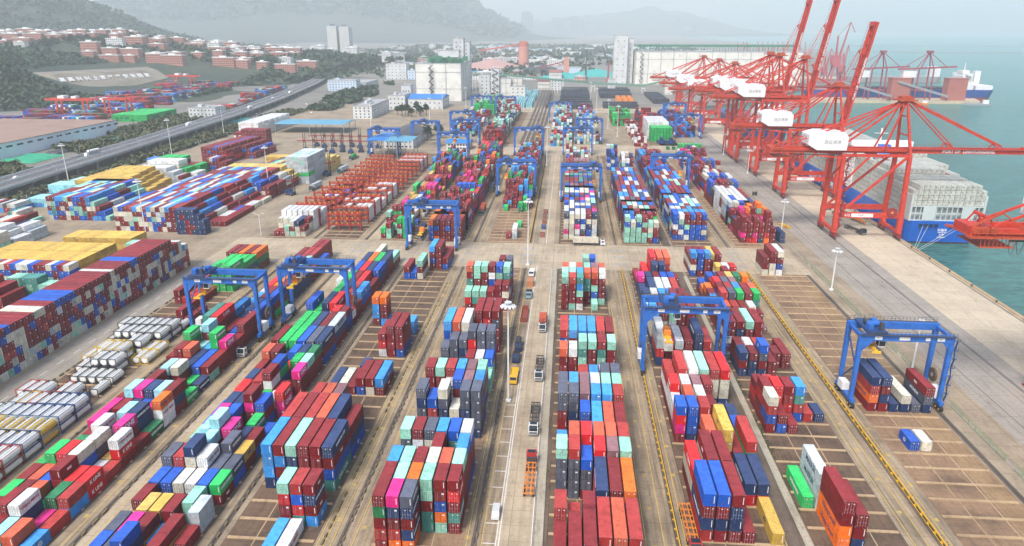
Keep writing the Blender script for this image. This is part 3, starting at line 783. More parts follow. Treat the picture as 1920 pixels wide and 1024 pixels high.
# ------------------------------------------------------------ blue yard gantries
def make_rtg():
    root = thing('yard_gantry_crane', 'x', 'yard gantry crane', group='blue rubber-tyred gantry cranes straddling the stacks')
    S, D, Z = 23.6, 8.6, 22.0
    for y in (0, D):
        m = MB(); m.box(-.6, S+.6, y-.55, y+.55, Z-1.9, Z)
        if y == 0:
            m.prism([(.4, Z-1.9), (3.6, Z-1.9), (.4, Z-5.2)], 'y', y-.45, y+.45); m.prism([(S-.4, Z-1.9), (S-2.4, Z-1.9), (S-.4, Z-4.0)], 'y', y-.45, y+.45)
        m.build('main_girder', M['gblue'], root)
        for x in (0, S):
            m = MB(); m.bar((x, y, 2.4), (x, y, Z-1.9), .9, 1.1, 1.15, 1.35); m.build('leg', M['gblue'], root)
        # walkway with rails outside each girder
        m = MB(); yy = y-.55 if y == 0 else y+.55; sg = -1 if y == 0 else 1
        m.box(-.6, S+.6, min(yy, yy+sg*.8), max(yy, yy+sg*.8), Z-.05, Z+.02)
        for q in range(25):
            x = -.6 + q*(S+1.2)/24; m.bar((x, yy+sg*.78, Z), (x, yy+sg*.78, Z+1.1), .06)
        for zz in (.55, 1.1): m.bar((-.6, yy+sg*.78, Z+zz), (S+.6, yy+sg*.78, Z+zz), .06)
        m.build('walkway', M['dgrey'], root)
    for x in (0, S):
        m = MB(); m.box(x-.55, x+.55, -1.8, D+1.8, 1.7, 2.7); m.build('sill_beam', M['gblue'], root)
        m = MB(); m.box(x-.4, x+.4, .55, D-.55, Z-1.3, Z-.4); m.build('top_tie_beam', M['gblue'], root)
        for y in (-.8, D+.8):
            m = MB(); m.bar((x, y-1.0, 1.3), (x, y+1.0, 1.3), .7, .8); m.build('bogie', M['gblue_dark'], root)
            for dy in (-.85, .85):
                w = MB(); w.cyl((x-.5, y+dy, .75), (x+.5, y+dy, .75), .75, n=14); w.m = 1; w.cyl((x-.52, y+dy, .75), (x+.52, y+dy, .75), .35, n=10)
                w.build('wheel', [M['black'], M['yellow']], root)
    # power house and cable reel on the right-hand sill
    m = MB(); m.box(S-1.2, S+1.1, .8, 4.6, 2.7, 5.3); m.build('power_house', M['white'], root)
    m = MB(); m.box(-1.1, .9, 4.0, 7.4, 2.7, 5.0); m.build('electric_cabinet', M['white'], root)
    m = MB(); m.cyl((S+.2, 6.2, 7.4), (S+.7, 6.2, 7.4), 2.0, n=20); m.m = 1; m.cyl((S+.1, 6.2, 7.4), (S+.8, 6.2, 7.4), .6, n=12); m.build('cable_reel', [M['wood'], M['grey']], root)
    m = MB()
    for q in range(7):
        z0, z1 = 2.7+q*2.6, 2.7+(q+1)*2.6; ya, yb = ((-1.4, -.6) if q % 2 else (-.6, -1.4))
        m.bar((S+.9, ya, z0), (S+.9, yb, z1), .12, .5); m.box(S+.5, S+1.4, -1.6, -.5, z1-.05, z1)
        m.bar((S+1.35, -1.6, z1), (S+1.35, -1.6, z1+1), .06); m.bar((S+1.35, -.5, z1), (S+1.35, -.5, z1+1), .06)
    m.build('stair', M['gblue_dark'], root)
    # diagonal bracing pipe on the left leg frame
    m = MB(); m.bar((0, .6, 12), (0, D-.5, Z-3), .35); m.bar((0, D-.5, 5), (0, .6, 12), .3); m.build('leg_brace', M['gblue_dark'], root)
    # trolley with hoist, motors and cab
    tx = 4.0
    t = MB(); t.box(tx-2.6, tx+2.6, -.6, D+.6, Z+.02, Z+.7); tr = t.build('trolley', M['gblue_dark'], root)
    m = MB(); m.box(tx-2.0, tx-.6, 1.0, 3.0, Z+.7, Z+2.2); m.box(tx+.5, tx+2.0, 4.6, 6.8, Z+.7, Z+1.9); m.cyl((tx-1.4, 3.6, Z+1.5), (tx+1.6, 3.6, Z+1.5), .75, n=12); m.build('hoist_motor', M['gblue'], tr)
    m = MB(); m.cyl((tx-1.6, 5.4, Z+1.4), (tx-.2, 5.4, Z+1.4), .7, n=12); m.build('hoist_drum', M['dgrey'], tr)
    m = MB(); m.box(tx+1, tx+1.9, .6, 1.7, Z+.7, Z+2.8); m.build('control_box', M['dgrey'], tr)
    m = MB()
    for x in (tx-2.6, tx, tx+2.6):
        for y in (-.6, D/2, D+.6): m.bar((x, y, Z+.7), (x, y, Z+1.9), .07)
    for y in (-.6, D+.6): m.bar((tx-2.6, y, Z+1.9), (tx+2.6, y, Z+1.9), .07)
    m.build('trolley_railing', M['gblue_dark'], tr)
    m = MB(); m.box(tx+1.4, tx+3.2, .9, 2.9, Z-4.4, Z-2.1); m.m = 1; m.box(tx+1.5, tx+3.1, .85, .9, Z-4.1, Z-2.6); m.box(tx+1.35, tx+1.4, 1.0, 2.8, Z-4.1, Z-2.6); m.build('operator_cab', [M['white'], M['glass']], root)
    # yellow head block and spreader on ropes
    zs = 13.5
    m = MB(); m.box(tx-1.1, tx+1.1, 2.6, 6.0, zs+.7, zs+1.5); m.cyl((tx-1, 3.2, zs+1.8), (tx+1, 3.2, zs+1.8), .45); m.cyl((tx-1, 5.4, zs+1.8), (tx+1, 5.4, zs+1.8), .45)
    sp = m.build('head_block', M['orange'], root)
    m = MB(); m.box(tx-.5, tx+.5, -1.6, D+1.4, zs+.1, zs+.6)
    for y in (-1.6, D+1.4): m.box(tx-1.2, tx+1.2, y-.2, y+.2, zs-.1, zs+.5)
    m.box(tx-1.1, tx+1.1, 1.6, 7.0, zs+.05, zs+.45); m.build('spreader', M['yellow'], root)
    m = MB()
    for x in (tx-1, tx+1):
        for y in (3.0, 5.6): m.bar((x, y, zs+1.5), (x, y, Z), .06)
    m.build('hoist_rope', M['dgrey'], root)
    for x, w in ((4.4, 1.9), (11.2, 2.8), (17.2, 1.2), (20.6, 1.9)):
        m = MB(); m.box(x-w/2, x+w/2, -.62, -.57, Z-1.5, Z-.6); p = m.build('number_plate', M['white'], root)
        if w == 1.9: letter('411' if x > 10 else 'T411', .62, 'letter_navy', p, (x, -.63, Z-1.05), (R(90), 0, 0), ext=.003)
    return root
rtgs = [(-125.2, 213.2, 'first blue gantry on the left, over stacks beside the tank containers'), (-98.6, 226.5, 'blue gantry touching the first one, over the second row from tank yard'),
 (-74.8, 320, 'blue gantry at the left of the crossroad holding its spreader low'), (80.6, 183.0, 'nearest blue gantry at the right, beside the apron fence'),
 (24.6, 198.5, 'blue gantry in the middle right carrying a container on its yellow spreader'), (-2.9, 424, 'blue gantry over the cream and pink topped row beyond the crossroad'),
 (55.5, 464, 'blue gantry over the row at the right beyond the crossroad'), (-43.0, 436, 'blue gantry left of the truck road beyond the crossroad'),
 (-43.5, 588, 'blue gantry standing over the railway tracks'), (-3.2, 592, 'blue gantry on the second crossroad behind the pink topped row'),
 (7.6, 655, 'blue gantry behind the second crossroad, right of the truck road'), (102.8, 694, 'blue gantry at the right end of the second crossroad beside the apron'),
 (104.5, 802, 'far blue gantry near the red quay cranes'), (-20, 800, 'far blue gantry right of the railway tracks'),
 (-162, 576, 'blue gantry over the far end of the red reefer racks'), (-137.6, 626, 'blue gantry behind the reefer racks by the blue roofed shed'),
 (-101.6, 556, 'blue gantry left of the dark blue stack beyond the racks'), (-103, 640, 'middle one of the blue gantries crowded behind the racks'),
 (-116, 706, 'farther blue gantry left of the maroon stacks'), (-116.5, 872, 'left one of the two touching far blue gantries'), (-86.5, 866, 'right one of the two touching far blue gantries')]
g0 = make_rtg()
for i, (x, y, lab) in enumerate(rtgs):
    o = g0 if i == 0 else copy_tree(g0)
    at(o, (x, y, 0), 0, lab)
    o['_i'] = i
    # slide the trolleys so the cranes differ
    sh = [0, 0, 2.5, 0, 3.2, 15, 14, 1.5, 15, 10, 13, 10, 8, 5, 2, 6, 9, 3, 12, 4, 1][i]
    dz = [1.5, 1.0, -6, 3.5, -2.5, -3, -4, -2, 2, 3, 4, 2, 5, 5, 4, 5, 1, 5, 5, 5, 5][i]
    for c in o.children:
        b_ = c.name.split('.')[0]
        if b_ in ('trolley', 'operator_cab'): c.location.x = sh
        if b_ in ('head_block', 'spreader'): c.location = (sh, 0, dz)
        if b_ == 'hoist_rope': c.location.x = sh; c.scale.z = 1.0
    if dz != 0:
        for c in o.children:
            if c.name.split('.')[0] == 'hoist_rope':
                k = (22-15.0-dz)/(22-15.0); c.scale.z = k; c.location.z = 22*(1-k)
    del o['_i']
# held container under the middle right gantry
body, roof, dl, dr = getset(L40, 2.6)
o = bpy.data.objects.new('shipping_container', body); col.objects.link(o); o.location = (24.6+4+3.2-1.22, 196.7, 8.4); o.color = (.62, .60, .52, 1)
tag(o, 'cream container hanging from the yellow spreader of the middle right gantry', 'shipping container', 'containers hanging from cranes')
for me_ in (roof, dl, dr):
    c = bpy.data.objects.new('roof' if me_ is roof else 'door', me_); col.objects.link(c); c.parent = o; c.color = (.62, .60, .52, 1)

# ------------------------------------------------------------ red quay cranes
def make_sts(zg, za, boomlen, raised, plate, dark=False):
    root = thing('quay_crane', 'x', 'quay crane', group='red ship-to-shore cranes along the quay')
    RM = M['red'] if not dark else M['farred']
    XS, XB, HY = 31.0, -33.0, 9.5
    for x in (0, XS):
        for y in (-HY, HY):
            m = MB(); m.bar((x, y, 3.2), (x, y*(.98), 12), 2.0, 2.7, 2.3, 2.3); m.bar((x, y*.98, 12), (x, y*.80, zg), 2.1, 2.0, 1.7, 1.7)
            m.build('leg', RM, root)
        m = MB(); m.box(x-.7, x+.7, -HY, HY, 3.0, 4.6)
        for y in (-HY, HY): m.prism([(y-.2, 4.6), (y - math.copysign(2.8, y), 4.6), (y, 8.0)], 'x', x-.6, x+.6)
        m.build('sill_beam', RM, root)
        m = MB(); m.box(x-.6, x+.6, -HY*.8, HY*.8, zg-1.6, zg-.3); m.build('portal_tie', RM, root)
        for y in (-HY, HY):
            m = MB()
            for dy in (-3.0, 1.0): m.box(x-.55, x+.55, y+dy, y+dy+3.0, 1.2, 2.9)
            m.bar((x, y-3.4, 3.0), (x, y+4.2, 3.0), .7, .8)
            bg = m.build('bogie', M['redd'], root)
            w = MB()
            for q in range(6): w.cyl((x-.25, y-3+q*1.35, .55), (x+.25, y-3+q*1.35, .55), .5, n=10)
            w.build('wheel', M['dgrey'], bg)
    for y in (-HY, HY):
        m = MB(); m.box(0, XS, y*.98-.65, y*.98+.65, 10.8, 13.4); m.build('portal_beam', RM, root)
        m = MB(); m.bar((2.0, y*.96, 13.5), (XS-1, y*.82, zg-1.2), 1.05); m.bar((-.5, y*.9, zg-2), (-14, y*.4, zg-1), .7); m.bar((0, y*.92, 27), (12, y*.84, zg-1.2), .8); m.build('diagonal_brace', RM, root)
        m = MB(); m.box(0, XS, y*.80-.45, y*.80+.45, zg-1.3, zg); m.build('upper_beam', RM, root)
    # twin trolley girder
    for y in (-3.2, 3.2):
        m = MB(); m.box(XB, XS+2, y-.55, y+.55, zg, zg+2.0)
        m.build('trolley_girder', RM, root)
    m = MB()
    for q in range(9): m.box(XB+q*8.0, XB+q*8.0+.5, -3.2, 3.2, zg+.3, zg+1.2)
    m.box(XB-1.2, XB+1.5, -4.2, 4.2, zg-.2, zg+2.4); m.box(XB+1.5, XB+5, -3, 3, zg+2.0, zg+2.3)
    m.bar((XB+1, -3, zg+2.2), (XB+3, -3, zg+5), .35); m.bar((XB+5, -3, zg+2.2), (XB+3, -3, zg+5), .35); m.bar((XB+1, 3, zg+2.2), (XB+3, 3, zg+5), .35); m.bar((XB+5, 3, zg+2.2), (XB+3, 3, zg+5), .35)
    m.cyl((XB+3, -3.4, zg+4.6), (XB+3, 3.4, zg+4.6), .5, n=8)
    m.build('girder_end_frame', RM, root); m = MB()
    m.box(XB-2.4, XB+14, -6.4, -4.2, zg+.0, zg+.25); m.box(XB-2.4, XB+14, 4.2, 6.4, zg+.0, zg+.25); m.box(XB+1, XB+9, -5.6, 5.6, zg-2.6, zg-2.3)
    for q in range(9): m.bar((XB-2.4+q*2, -6.4, zg+.2), (XB-2.4+q*2, -6.4, zg+1.5), .12); m.bar((XB+1+q, -5.6, zg-2.5), (XB+1+q, -5.6, zg), .14)
    m.bar((XB-2.4, -6.4, zg+1.5), (XB+14, -6.4, zg+1.5), .12); m.bar((XB-1, -3.6, zg+2.4), (XB+6, -3.6, zg+6), .45); m.bar((XB+6, -3.6, zg+6), (XB+12, -3.6, zg+2), .35)
    for q in range(3): m.cyl((XB+q*2.2, -4.6, zg+1.6), (XB+q*2.2, -3.8, zg+1.6), 1.0, n=12)
    m.box(XB-2.0, XB-1.7, -6.4, 6.4, zg+.25, zg+.5)
    m.build('service_platform', M['rail_or'], root)
    m = MB()
    for sy_ in (-1, 1):
        y0 = sy_*3.75; y1 = sy_*5.0
        m.box(XB, XS, min(y0, y1), max(y0, y1), zg+.9, zg+1.0)
        for q in range(33): m.bar((XB+q*2, y1, zg+1), (XB+q*2, y1, zg+2.2), .09)
        for zz in (1.6, 2.2): m.bar((XB, y1, zg+zz), (XS, y1, zg+zz), .09)
    m.build('walkway', M['rail_or'], root)
    # A frame
    ax = XS - 3.5
    m = MB()
    for y in (-1, 1):
        m.bar((XS, y*HY*.80, zg), (ax, y*3.0, za), 1.2, 1.2, .9, .9)
        m.bar((XS-12, y*5.5, zg+1.5), (ax, y*2.6, za), .8, .8, .7, .7)
    for f in (.35, .7): 
        a = Vector((XS, -HY*.8, zg)).lerp(Vector((ax, -3, za)), f); b = Vector((XS, HY*.8, zg)).lerp(Vector((ax, 3, za)), f); m.bar(a, b, .6)
    m.build('apex_frame', RM, root)
    m = MB(); m.box(ax-4.0, ax+4.0, -4.4, 4.4, za-.2, za+.4); m.box(ax-2.5, ax+2.5, -3, 3, za+.4, za+1.3)
    for q in range(5):
        for y in (-4.4, 4.4): m.bar((ax-4+q*2, y, za), (ax-4+q*2, y, za+1.6), .12)
        m.cyl((ax-2+q, -1.6, za+1.7), (ax-2+q, 1.6, za+1.7), .45, n=8)
    for y in (-4.4, 4.4): m.bar((ax-4, y, za+1.6), (ax+4, y, za+1.6), .12)
    m.build('apex_platform', M['rail_or'], root)
    m = MB()
    for y in (-3.2, 3.2):
        m.bar((ax, y*.9, za), (-2, y, zg+1.6), .8); m.bar((ax, y*.8, za-.6), (XB+4, y, zg+2.2), .6); m.bar((ax, y*.6, za-.2), (XB+16, y*1.1, zg+2), .5)
    m.build('back_stay', RM, root)
    # machinery house: white, hipped end
    m = MB(); x0, x1, z0, z1 = -17.0, 1.5, zg+1.4, zg+10.0
    m.prism([(x0, z0+2.6), (x0+4.4, z0), (x1, z0), (x1+.2, z1-2.2), (x1-1.6, z1), (x0+5, z1+.3), (x0, z1-1.2)], 'y', -6.2, 6.2)
    hs = m.build('machinery_house', M['white'], root)
    letter('连云港港', 2.0, 'letter_grey', hs, (-5.6, -6.22, zg+5.2), (R(90), 0, 0), ext=.01)
    letter('连云港', 1.2, 'letter_grey', hs, (x0-.02, 0, zg+7.2), (R(90), 0, R(-90)), ext=.01)
    # stair tower on the landward leg
    m = MB()
    for q in range(int((zg-4)/3.0)):
        z = 4+q*3.0; a, b = ((-1.4, 1.4) if q % 2 else (1.4, -1.4))
        m.bar((1.5, -HY*.95+a-1, z), (1.5, -HY*.95+b-1, z+3), .25, .8); m.box(.8, 2.4, -HY*.95-3.2, -HY*.95+.2, z+2.9, z+3.0)
        for yy in (-3.2, .2): m.bar((2.4, -HY*.95+yy, z+3), (2.4, -HY*.95+yy, z+4), .08)
    m.build('stair', M['redd'], root)
    m = MB(); m.box(7, 17.5, -HY*.98-.66, -HY*.98-.56, 11.2, 13.0); m.m = 1; m.box(3.2, 7, -HY*.98-.66, -HY*.98-.56, 11.2, 13.0)
    pl = m.build('number_plate', [M['white'], M['farred']], root)
    letter(plate, 1.7, 'letter', pl, (5.1, -HY*.98-.68, 12.05), (R(90), 0, 0), ext=.01, bold=.03); letter('安全第一', .9, 'letter_grey', pl, (12, -HY*.98-.68, 12.1), (R(90), 0, 0), ext=.01)
    m = MB(); m.cyl((XS-5, -HY*.98-1.6, 14.0), (XS-5, -HY*.98-.9, 14.0), 2.3, n=20); m.m = 1; m.cyl((XS-5, -HY*.98-1.7, 14.0), (XS-5, -HY*.98-.8, 14.0), .7, n=10)
    m.build('cable_reel', [M['redd'], M['orange']], root)
    # trolley and cab under the girder
    m = MB(); m.box(12, 17, -4, 4, zg-.6, zg+.2); m.build('trolley', M['redd'], root)
    m = MB(); m.box(17.5, 20, -1.2, 1.2, zg-3.6, zg-1.0); m.m = 1; m.box(19.98, 20.04, -1.0, 1.0, zg-3.3, zg-1.6); m.build('operator_cab', [M['white'], M['glass']], root)
    m = MB(); m.box(XB+8, 14, -5.2, -4.9, zg-1.0, zg-.5)
    for q in range(18):
        for s_ in range(5): 
            xa = XB+8+q*1.9+s_*.38; f = lambda t: -3.4*math.sin(math.pi*t); m.bar((xa, -5.05, zg-1+f(s_/5)), (xa+.38, -5.05, zg-1+f((s_+1)/5)), .1)
    m.build('festoon_cable', M['dgrey'], root)
    # boom: hinged at the seaward leg
    bo = bpy.data.objects.new('boom', None); col.objects.link(bo); bo.parent = root; bo.location = (XS+2, 0, zg+1.0)
    ang = R(80.5) if raised else 0.0
    def bo_part(name, m, mats):
        o = m.build(name, mats, bo); return o
    m = MB()
    for y in (-3.0, 3.0): m.box(0, boomlen, y-.5, y+.5, -1.0, 1.1)
    for q in range(int(boomlen/6)+1): m.box(q*6, q*6+.5, -3, 3, -.4, .5)
    m.box(boomlen-2.5, boomlen, -3.6, 3.6, -1.0, 1.6)
    bo_part('boom_girder', m, RM)
    m = MB()
    for sy_ in (-1, 1):
        m.box(0, boomlen, min(sy_*3.5, sy_*4.3), max(sy_*3.5, sy_*4.3), .9, 1.0)
        for q in range(int(boomlen/2)): m.bar((q*2, sy_*4.25, 1), (q*2, sy_*4.25, 2.0), .08)
        m.bar((0, sy_*4.25, 2.0), (boomlen, sy_*4.25, 2.0), .08)
    bo_part('boom_walkway', m, M['redd'])
    m = MB()
    for x in (boomlen*.32, boomlen*.72):
        for y in (-3, 3): m.bar((x-2, y, 1), (x, y, 3.2), .5); m.bar((x+2, y, 1), (x, y, 3.2), .5)
        m.bar((x, -3.4, 3.2), (x, 3.4, 3.2), .5)
    bo_part('stay_bracket', m, RM)
    a = letter('PORT OF  LIANYUNGANG', 2.05, 'letter', bo, (boomlen*.47, -3.56, .05), (R(90), 0, 0), ext=.01, bold=.06)
    bo.rotation_euler = (0, -ang, 0)
    Rm = Matrix.Rotation(-ang, 4, 'Y'); base = Vector((XS+2, 0, zg+1))
    m = MB()
    if raised:
        for x, w in ((boomlen*.32, .2), (boomlen*.72, .2)):
            for y in (-3, 3):
                p = base + Rm @ Vector((x, y, 3.2)); m.bar((ax+1, y*.9, za), p, w)
                mid = p.lerp(Vector((ax+1, y*.9, za)), .5) + Vector((-3.0, 0, -2)); m.bar((ax+1, y*.7, za), mid, .12); m.bar(mid, p, .12)
        p = base + Rm @ Vector((boomlen*.9, 0, 1.5)); m.bar((ax+1, 0, za+1), p, .12)
    else:
        for x, w in ((boomlen*.32, .5), (boomlen*.72, .75)):
            for y in (-3, 3): m.bar((ax+1, y*.9, za), base + Vector((x, y, 3.2)), w)
        for y in (-1, 1): m.bar((ax+1, y, za+1.5), base + Vector((boomlen*.72, y, 3.4)), .1)
    m.build('fore_stay', RM, root)
    return root
QX = 134.3
c1 = make_sts(42, 67, 57, False, '612'); at(c1, (QX, 364.5, 0), 0, 'nearest complete red quay crane with its boom lowered over the blue ship')
c2 = make_sts(42, 67, 61, True, '611'); at(c2, (QX, 454.5, 0), 0, 'second red quay crane with its boom raised, nearest raised boom')
c3 = make_sts(53, 80, 66, True, '610'); at(c3, (QX, 524, 0), 0, 'third red quay crane, tall, right one of the two raised booms cut by the frame')
c4 = copy_tree(c3); at(c4, (QX-2, 577, 0), 0, 'fourth red quay crane, tall, left one of the two raised booms cut by the frame')
c5 = make_sts(53, 80, 60, False, '608'); at(c5, (QX-2, 606, 0), 0, 'fifth red quay crane, tall, lowered boom hidden behind the raised booms')
for y, l in ((735, 'sixth red quay crane, partly hidden behind the nearer crane girders'), (812, 'seventh red quay crane, near the end of the row'), (905, 'last red quay crane in the row, by the white silos')):
    o = copy_tree(c1); at(o, (QX-1, y, 0), 0, l)
c0 = copy_tree(c5); at(c0, (QX+3.5, 186, -4.5), 0, 'red crane end reaching in at the right edge above the water')
c0.location = (136.5, 186, -3.0)
for ch in c0.children:
    if ch.name.split('.')[0] in ('leg',): pass
# travelling red slewing cranes by the silos and at the far berths
def make_portal(h=26):
    root = thing('portal_crane', 'x', 'harbour crane')
    m = MB()
    for x in (-5, 5):
        for y in (-5, 5): m.bar((x, y, 0), (x*.45, y*.45, h*.45), 1.4, 1.4, 1.0, 1.0)
        m.box(x-1, x+1, -6.5, 6.5, 0, 1.8)
    m.box(-3.5, 3.5, -3.5, 3.5, h*.42, h*.5); m.build('portal_base', M['red'], root)
    m = MB(); m.box(-5, 3, -3, 3, h*.5, h*.78); m.bar((-1, -1.5, h*.78), (-1.5, -.5, h*1.35), .9); m.bar((-1, 1.5, h*.78), (-1.5, .5, h*1.35), .9); m.build('slewing_house', M['red'], root)
    m = MB(); m.bar((2, -1.3, h*.72), (8, -.4, h*1.75), 1.1, 1.1, .5, .5); m.bar((2, 1.3, h*.72), (8, .4, h*1.75), 1.1, 1.1, .5, .5)
    for q in range(8):
        a = Vector((2, -1.3, h*.72)).lerp(Vector((8, -.4, h*1.75)), q/8); b = Vector((2, 1.3, h*.72)).lerp(Vector((8, .4, h*1.75)), (q+1)/8); m.bar(a, b, .2)
    m.bar((-1.5, 0, h*1.35), (8, 0, h*1.75), .3); m.bar((8, 0, h*1.75), (13, 0, h*1.45), .5); m.build('jib', M['red'], root)
    return root
p0 = make_portal()
at(p0, (146, 985, 0), R(200), 'crimson portal crane with twin jib at the quay end before the white silo'); p0['group'] = 'portal cranes'
# gantries on rails in the yard behind the highway
def make_goliath():
    root = thing('rail_gantry_crane', 'x', 'gantry crane', group='red gantries in the yard beyond the highway')
    for y in (0, 9):
        m = MB(); m.box(-14, 46, y-.8, y+.8, 19, 21.5); m.build('main_girder', M['red'], root)
        for x in (0, 32):
            m = MB(); m.bar((x-1.5 if x == 0 else x+1.5, y, 0), (x, y, 19), 1.3, 1.3, 2.2, 1.6); m.build('leg', M['red'], root)
    for x in (-1.5, 33.5):
        m = MB(); m.box(x-.9, x+.9, -4, 13, .3, 2.0); m.build('sill_beam', M['redd'], root)
    m = MB(); m.box(2, 10, 0, 9, 21.5, 24.5); m.build('machinery_house', M['white'], root)
    m = MB(); m.box(18, 24, 1, 8, 21.5, 24); m.build('trolley', M['white'], root)
    return root
q0 = make_goliath(); at(q0, (-600, 812, 0), 0, 'leftmost red gantry beyond the highway, before the wooded slope')
o = copy_tree(q0); at(o, (-690, 1240, 0), R(-8), 'red gantry far behind the highway, left of the farthest one')
o = copy_tree(q0); at(o, (-640, 1500, 0), R(-8), 'farthest red gantry beyond the highway, right of its neighbour')
root = thing('goliath_crane', 'red high-legged gantry without overhang, beside the green container stack', 'gantry crane', (-533, 800, 0), 0, 'red gantries in the yard beyond the highway')
for y in (0, 9):
    m = MB(); m.box(-1, 27, y-.7, y+.7, 21, 23.4); m.build('main_girder', M['red'], root)
    for x in (0, 26): m = MB(); m.bar((x, y, 0), (x, y, 21), 1.4, 1.6); m.build('leg', M['red'], root)
for x in (0, 26): m = MB(); m.box(x-.9, x+.9, -3, 12, .4, 2.2); m.build('sill_beam', M['red'], root)

# ------------------------------------------------------------ reefer racks
def make_rack(n=6, pitch=2.9, lv=3):
    root = thing('reefer_rack', 'x', 'reefer rack')
    w = n*pitch
    m = MB()
    for j in range(n//2+1):
        for y in (0, 1.6): m.bar((j*2*pitch, y, 0), (j*2*pitch, y, lv*2.75+1.0), .42)
    for k in range(1, lv+1):
        for y in (0, 1.6): m.bar((0, y, k*2.75), (w, y, k*2.75), .3, .55)
    m.build('frame', M['rack'], root)
    m = MB()
    for k in range(1, lv+1): m.box(0, w, .1, 1.5, k*2.75, k*2.75+.06)
    m.build('platform', M['rackp'], root)
    m = MB()
    for k in range(1, lv+1):
        for y in (0, 1.6):
            for zz in (.55, 1.1): m.bar((0, y, k*2.75+zz), (w, y, k*2.75+zz), .12)
            for q in range(n*2+1): m.bar((q*w/(n*2), y, k*2.75), (q*w/(n*2), y, k*2.75+1.1), .07)
    for k in range(lv): m.bar((w+.4, .2 if k % 2 else 1.4, k*2.75), (w+.4, 1.4 if k % 2 else .2, (k+1)*2.75), .12, .6)
    m.build('railing', M['rack'], root)
    m = MB()
    for k in range(1, lv+1):
        for q in range(n): m.box(q*pitch+1.1, q*pitch+1.8, .7, .95, k*2.75+.1, k*2.75+1.2)
    m.build('socket_box', M['yellow'], root)
    return root
r0 = make_rack()
ordl = ['first','second','third','fourth','fifth','sixth','seventh','eighth','ninth','tenth','eleventh','twelfth','thirteenth','fourteenth','fifteenth','sixteenth','seventeenth','eighteenth','nineteenth','twentieth']
ir = 0
for x, ys, side in ((-123.6, [351 + 14.1*q for q in range(14)], 'right'), (-147.5, [357 + 14.1*q for q in range(13)], 'left')):
    for q, y in enumerate(ys):
        o = r0 if ir == 0 else copy_tree(r0); ir += 1
        at(o, (x, y, 0), 0, f'red steel reefer rack, {ordl[q]} from the crossroad in the {side} rack row', 'red reefer racks in two rows')
# white refrigerated boxes parked in the racks: same kind as the rest of the heap
# ------------------------------------------------------------ trucks
def wheels(root, ys, xs=1.05, r=.5, w=.3, mat='black'):
    for y in ys:
        for x in (-xs, xs):
            m = MB(); m.cyl((x-w/2, y, r), (x+w/2, y, r), r, n=14); m.m = 1; m.cyl((x-w/2-.01, y, r), (x+w/2+.01, y, r), r*.5, n=8); m.build('wheel', [M[mat], M['grey']], root)
def make_truck(label, cabm, chm, load=None, group='yard trucks', L=12.4, boxlen=None):
    root = thing('container_truck', label, 'truck', group=group)
    m = MB(); m.prism([(-0.1, .55), (2.2, .55), (2.2, 3.0), (.45, 3.15), (.12, 2.3), (-.1, 1.5)], 'x', -1.2, 1.2); m.m = 1
    m.prism([(-.11, 1.62), (.075, 2.3), (.37, 3.05), (.43, 3.02), (.13, 2.27), (-.05, 1.62)], 'x', -1.05, 1.05)
    for x in (-1.21, 1.2): m.box(x, x+.01, .7, 1.7, 1.7, 2.6)
    m.box(-1.0, 1.0, -.13, -.1, .75, 1.35); m.box(-.9, .9, .7, 1.9, 3.16, 3.2)
    cab = m.build('cab', [cabm, M['glass']], root)
    m = MB(); m.box(-1.15, 1.15, -.2, .1, .45, 1.0); m.box(-1.45, -1.22, .3, .4, 1.9, 2.5); m.box(1.22, 1.45, .3, .4, 1.9, 2.5); m.build('bumper', M['grey'], root)
    m = MB(); m.box(-.45, .45, 2.2, 5.2, .75, 1.0); m.box(-1.1, 1.1, 2.25, 2.9, .8, 2.2); m.build('tractor_frame', M['dgrey'], root)
    m = MB()
    for x in (-.5, .5): m.box(x-.12, x+.12, 3.2, 3.2+L, 1.15, 1.45)
    for q in range(7): m.box(-1.2, 1.2, 3.4+q*(L-.4)/6-.12, 3.4+q*(L-.4)/6+.12, 1.2, 1.42)
    m.box(-1.22, -1.08, 3.2, 3.2+L, 1.25, 1.5); m.box(1.08, 1.22, 3.2, 3.2+L, 1.25, 1.5)
    m.build('skeletal_chassis', chm, root)
    wheels(root, [.9, 3.9, 4.9 if L > 8 else 5.0, L-.4, L+.9, L+2.2])
    if load:
        body, roof, dl, dr = getset(boxlen or L40, 2.6)
        c = bpy.data.objects.new('shipping_container', body); col.objects.link(c); c.color = (*PAL[load], 1)
        for me_ in (roof, dl, dr):
            k = bpy.data.objects.new('roof' if me_ is roof else 'door', me_); col.objects.link(k); k.parent = c; k.color = (*PAL[load], 1)
        return root, c
    return root, None
def place(rc, x, y, rz=0, clabel=None):
    root, c = rc; at(root, (x, y, 0), rz)
    if c:
        v = Matrix.Rotation(rz, 3, 'Z') @ Vector((-W_/2, 3.3, 1.52)); c.location = Vector((x, y, 0)) + v; c.rotation_euler = (0, 0, rz)
        tag(c, clabel, 'shipping container', 'containers riding on trucks')
place(make_truck('white cab truck with empty dark chassis, nearest on the truck road', M['white'], M['dgrey']), -6.9, 160)
place(make_truck('white cab truck with empty dark chassis, second on the truck road', M['white'], M['dgrey']), -6.8, 190)
place(make_truck('red cab tractor hauling an orange chassis away along the truck road', paint('cab_red', (.45,.03,.03)), M['orange']), -6.7, 153.5, R(180))
for o in [x for x in col.objects if x.get('label', '').startswith('red cab')]: o.location = (-6.7, 149.8, 0)
place(make_truck('white cab truck with brown container on the truck road', M['white'], M['dgrey'], 'o', boxlen=L20), -7, 226, 0, 'brown container on the truck on the truck road')
place(make_truck('white cab truck crossing the junction with a long cream container', M['white'], M['dgrey'], 'C'), 19.5, 333, R(90), 'long cream container on the truck crossing the junction')
place(make_truck('white cab truck beside the stacks next to the tank yard', M['white'], M['dgrey']), -102.4, 199)
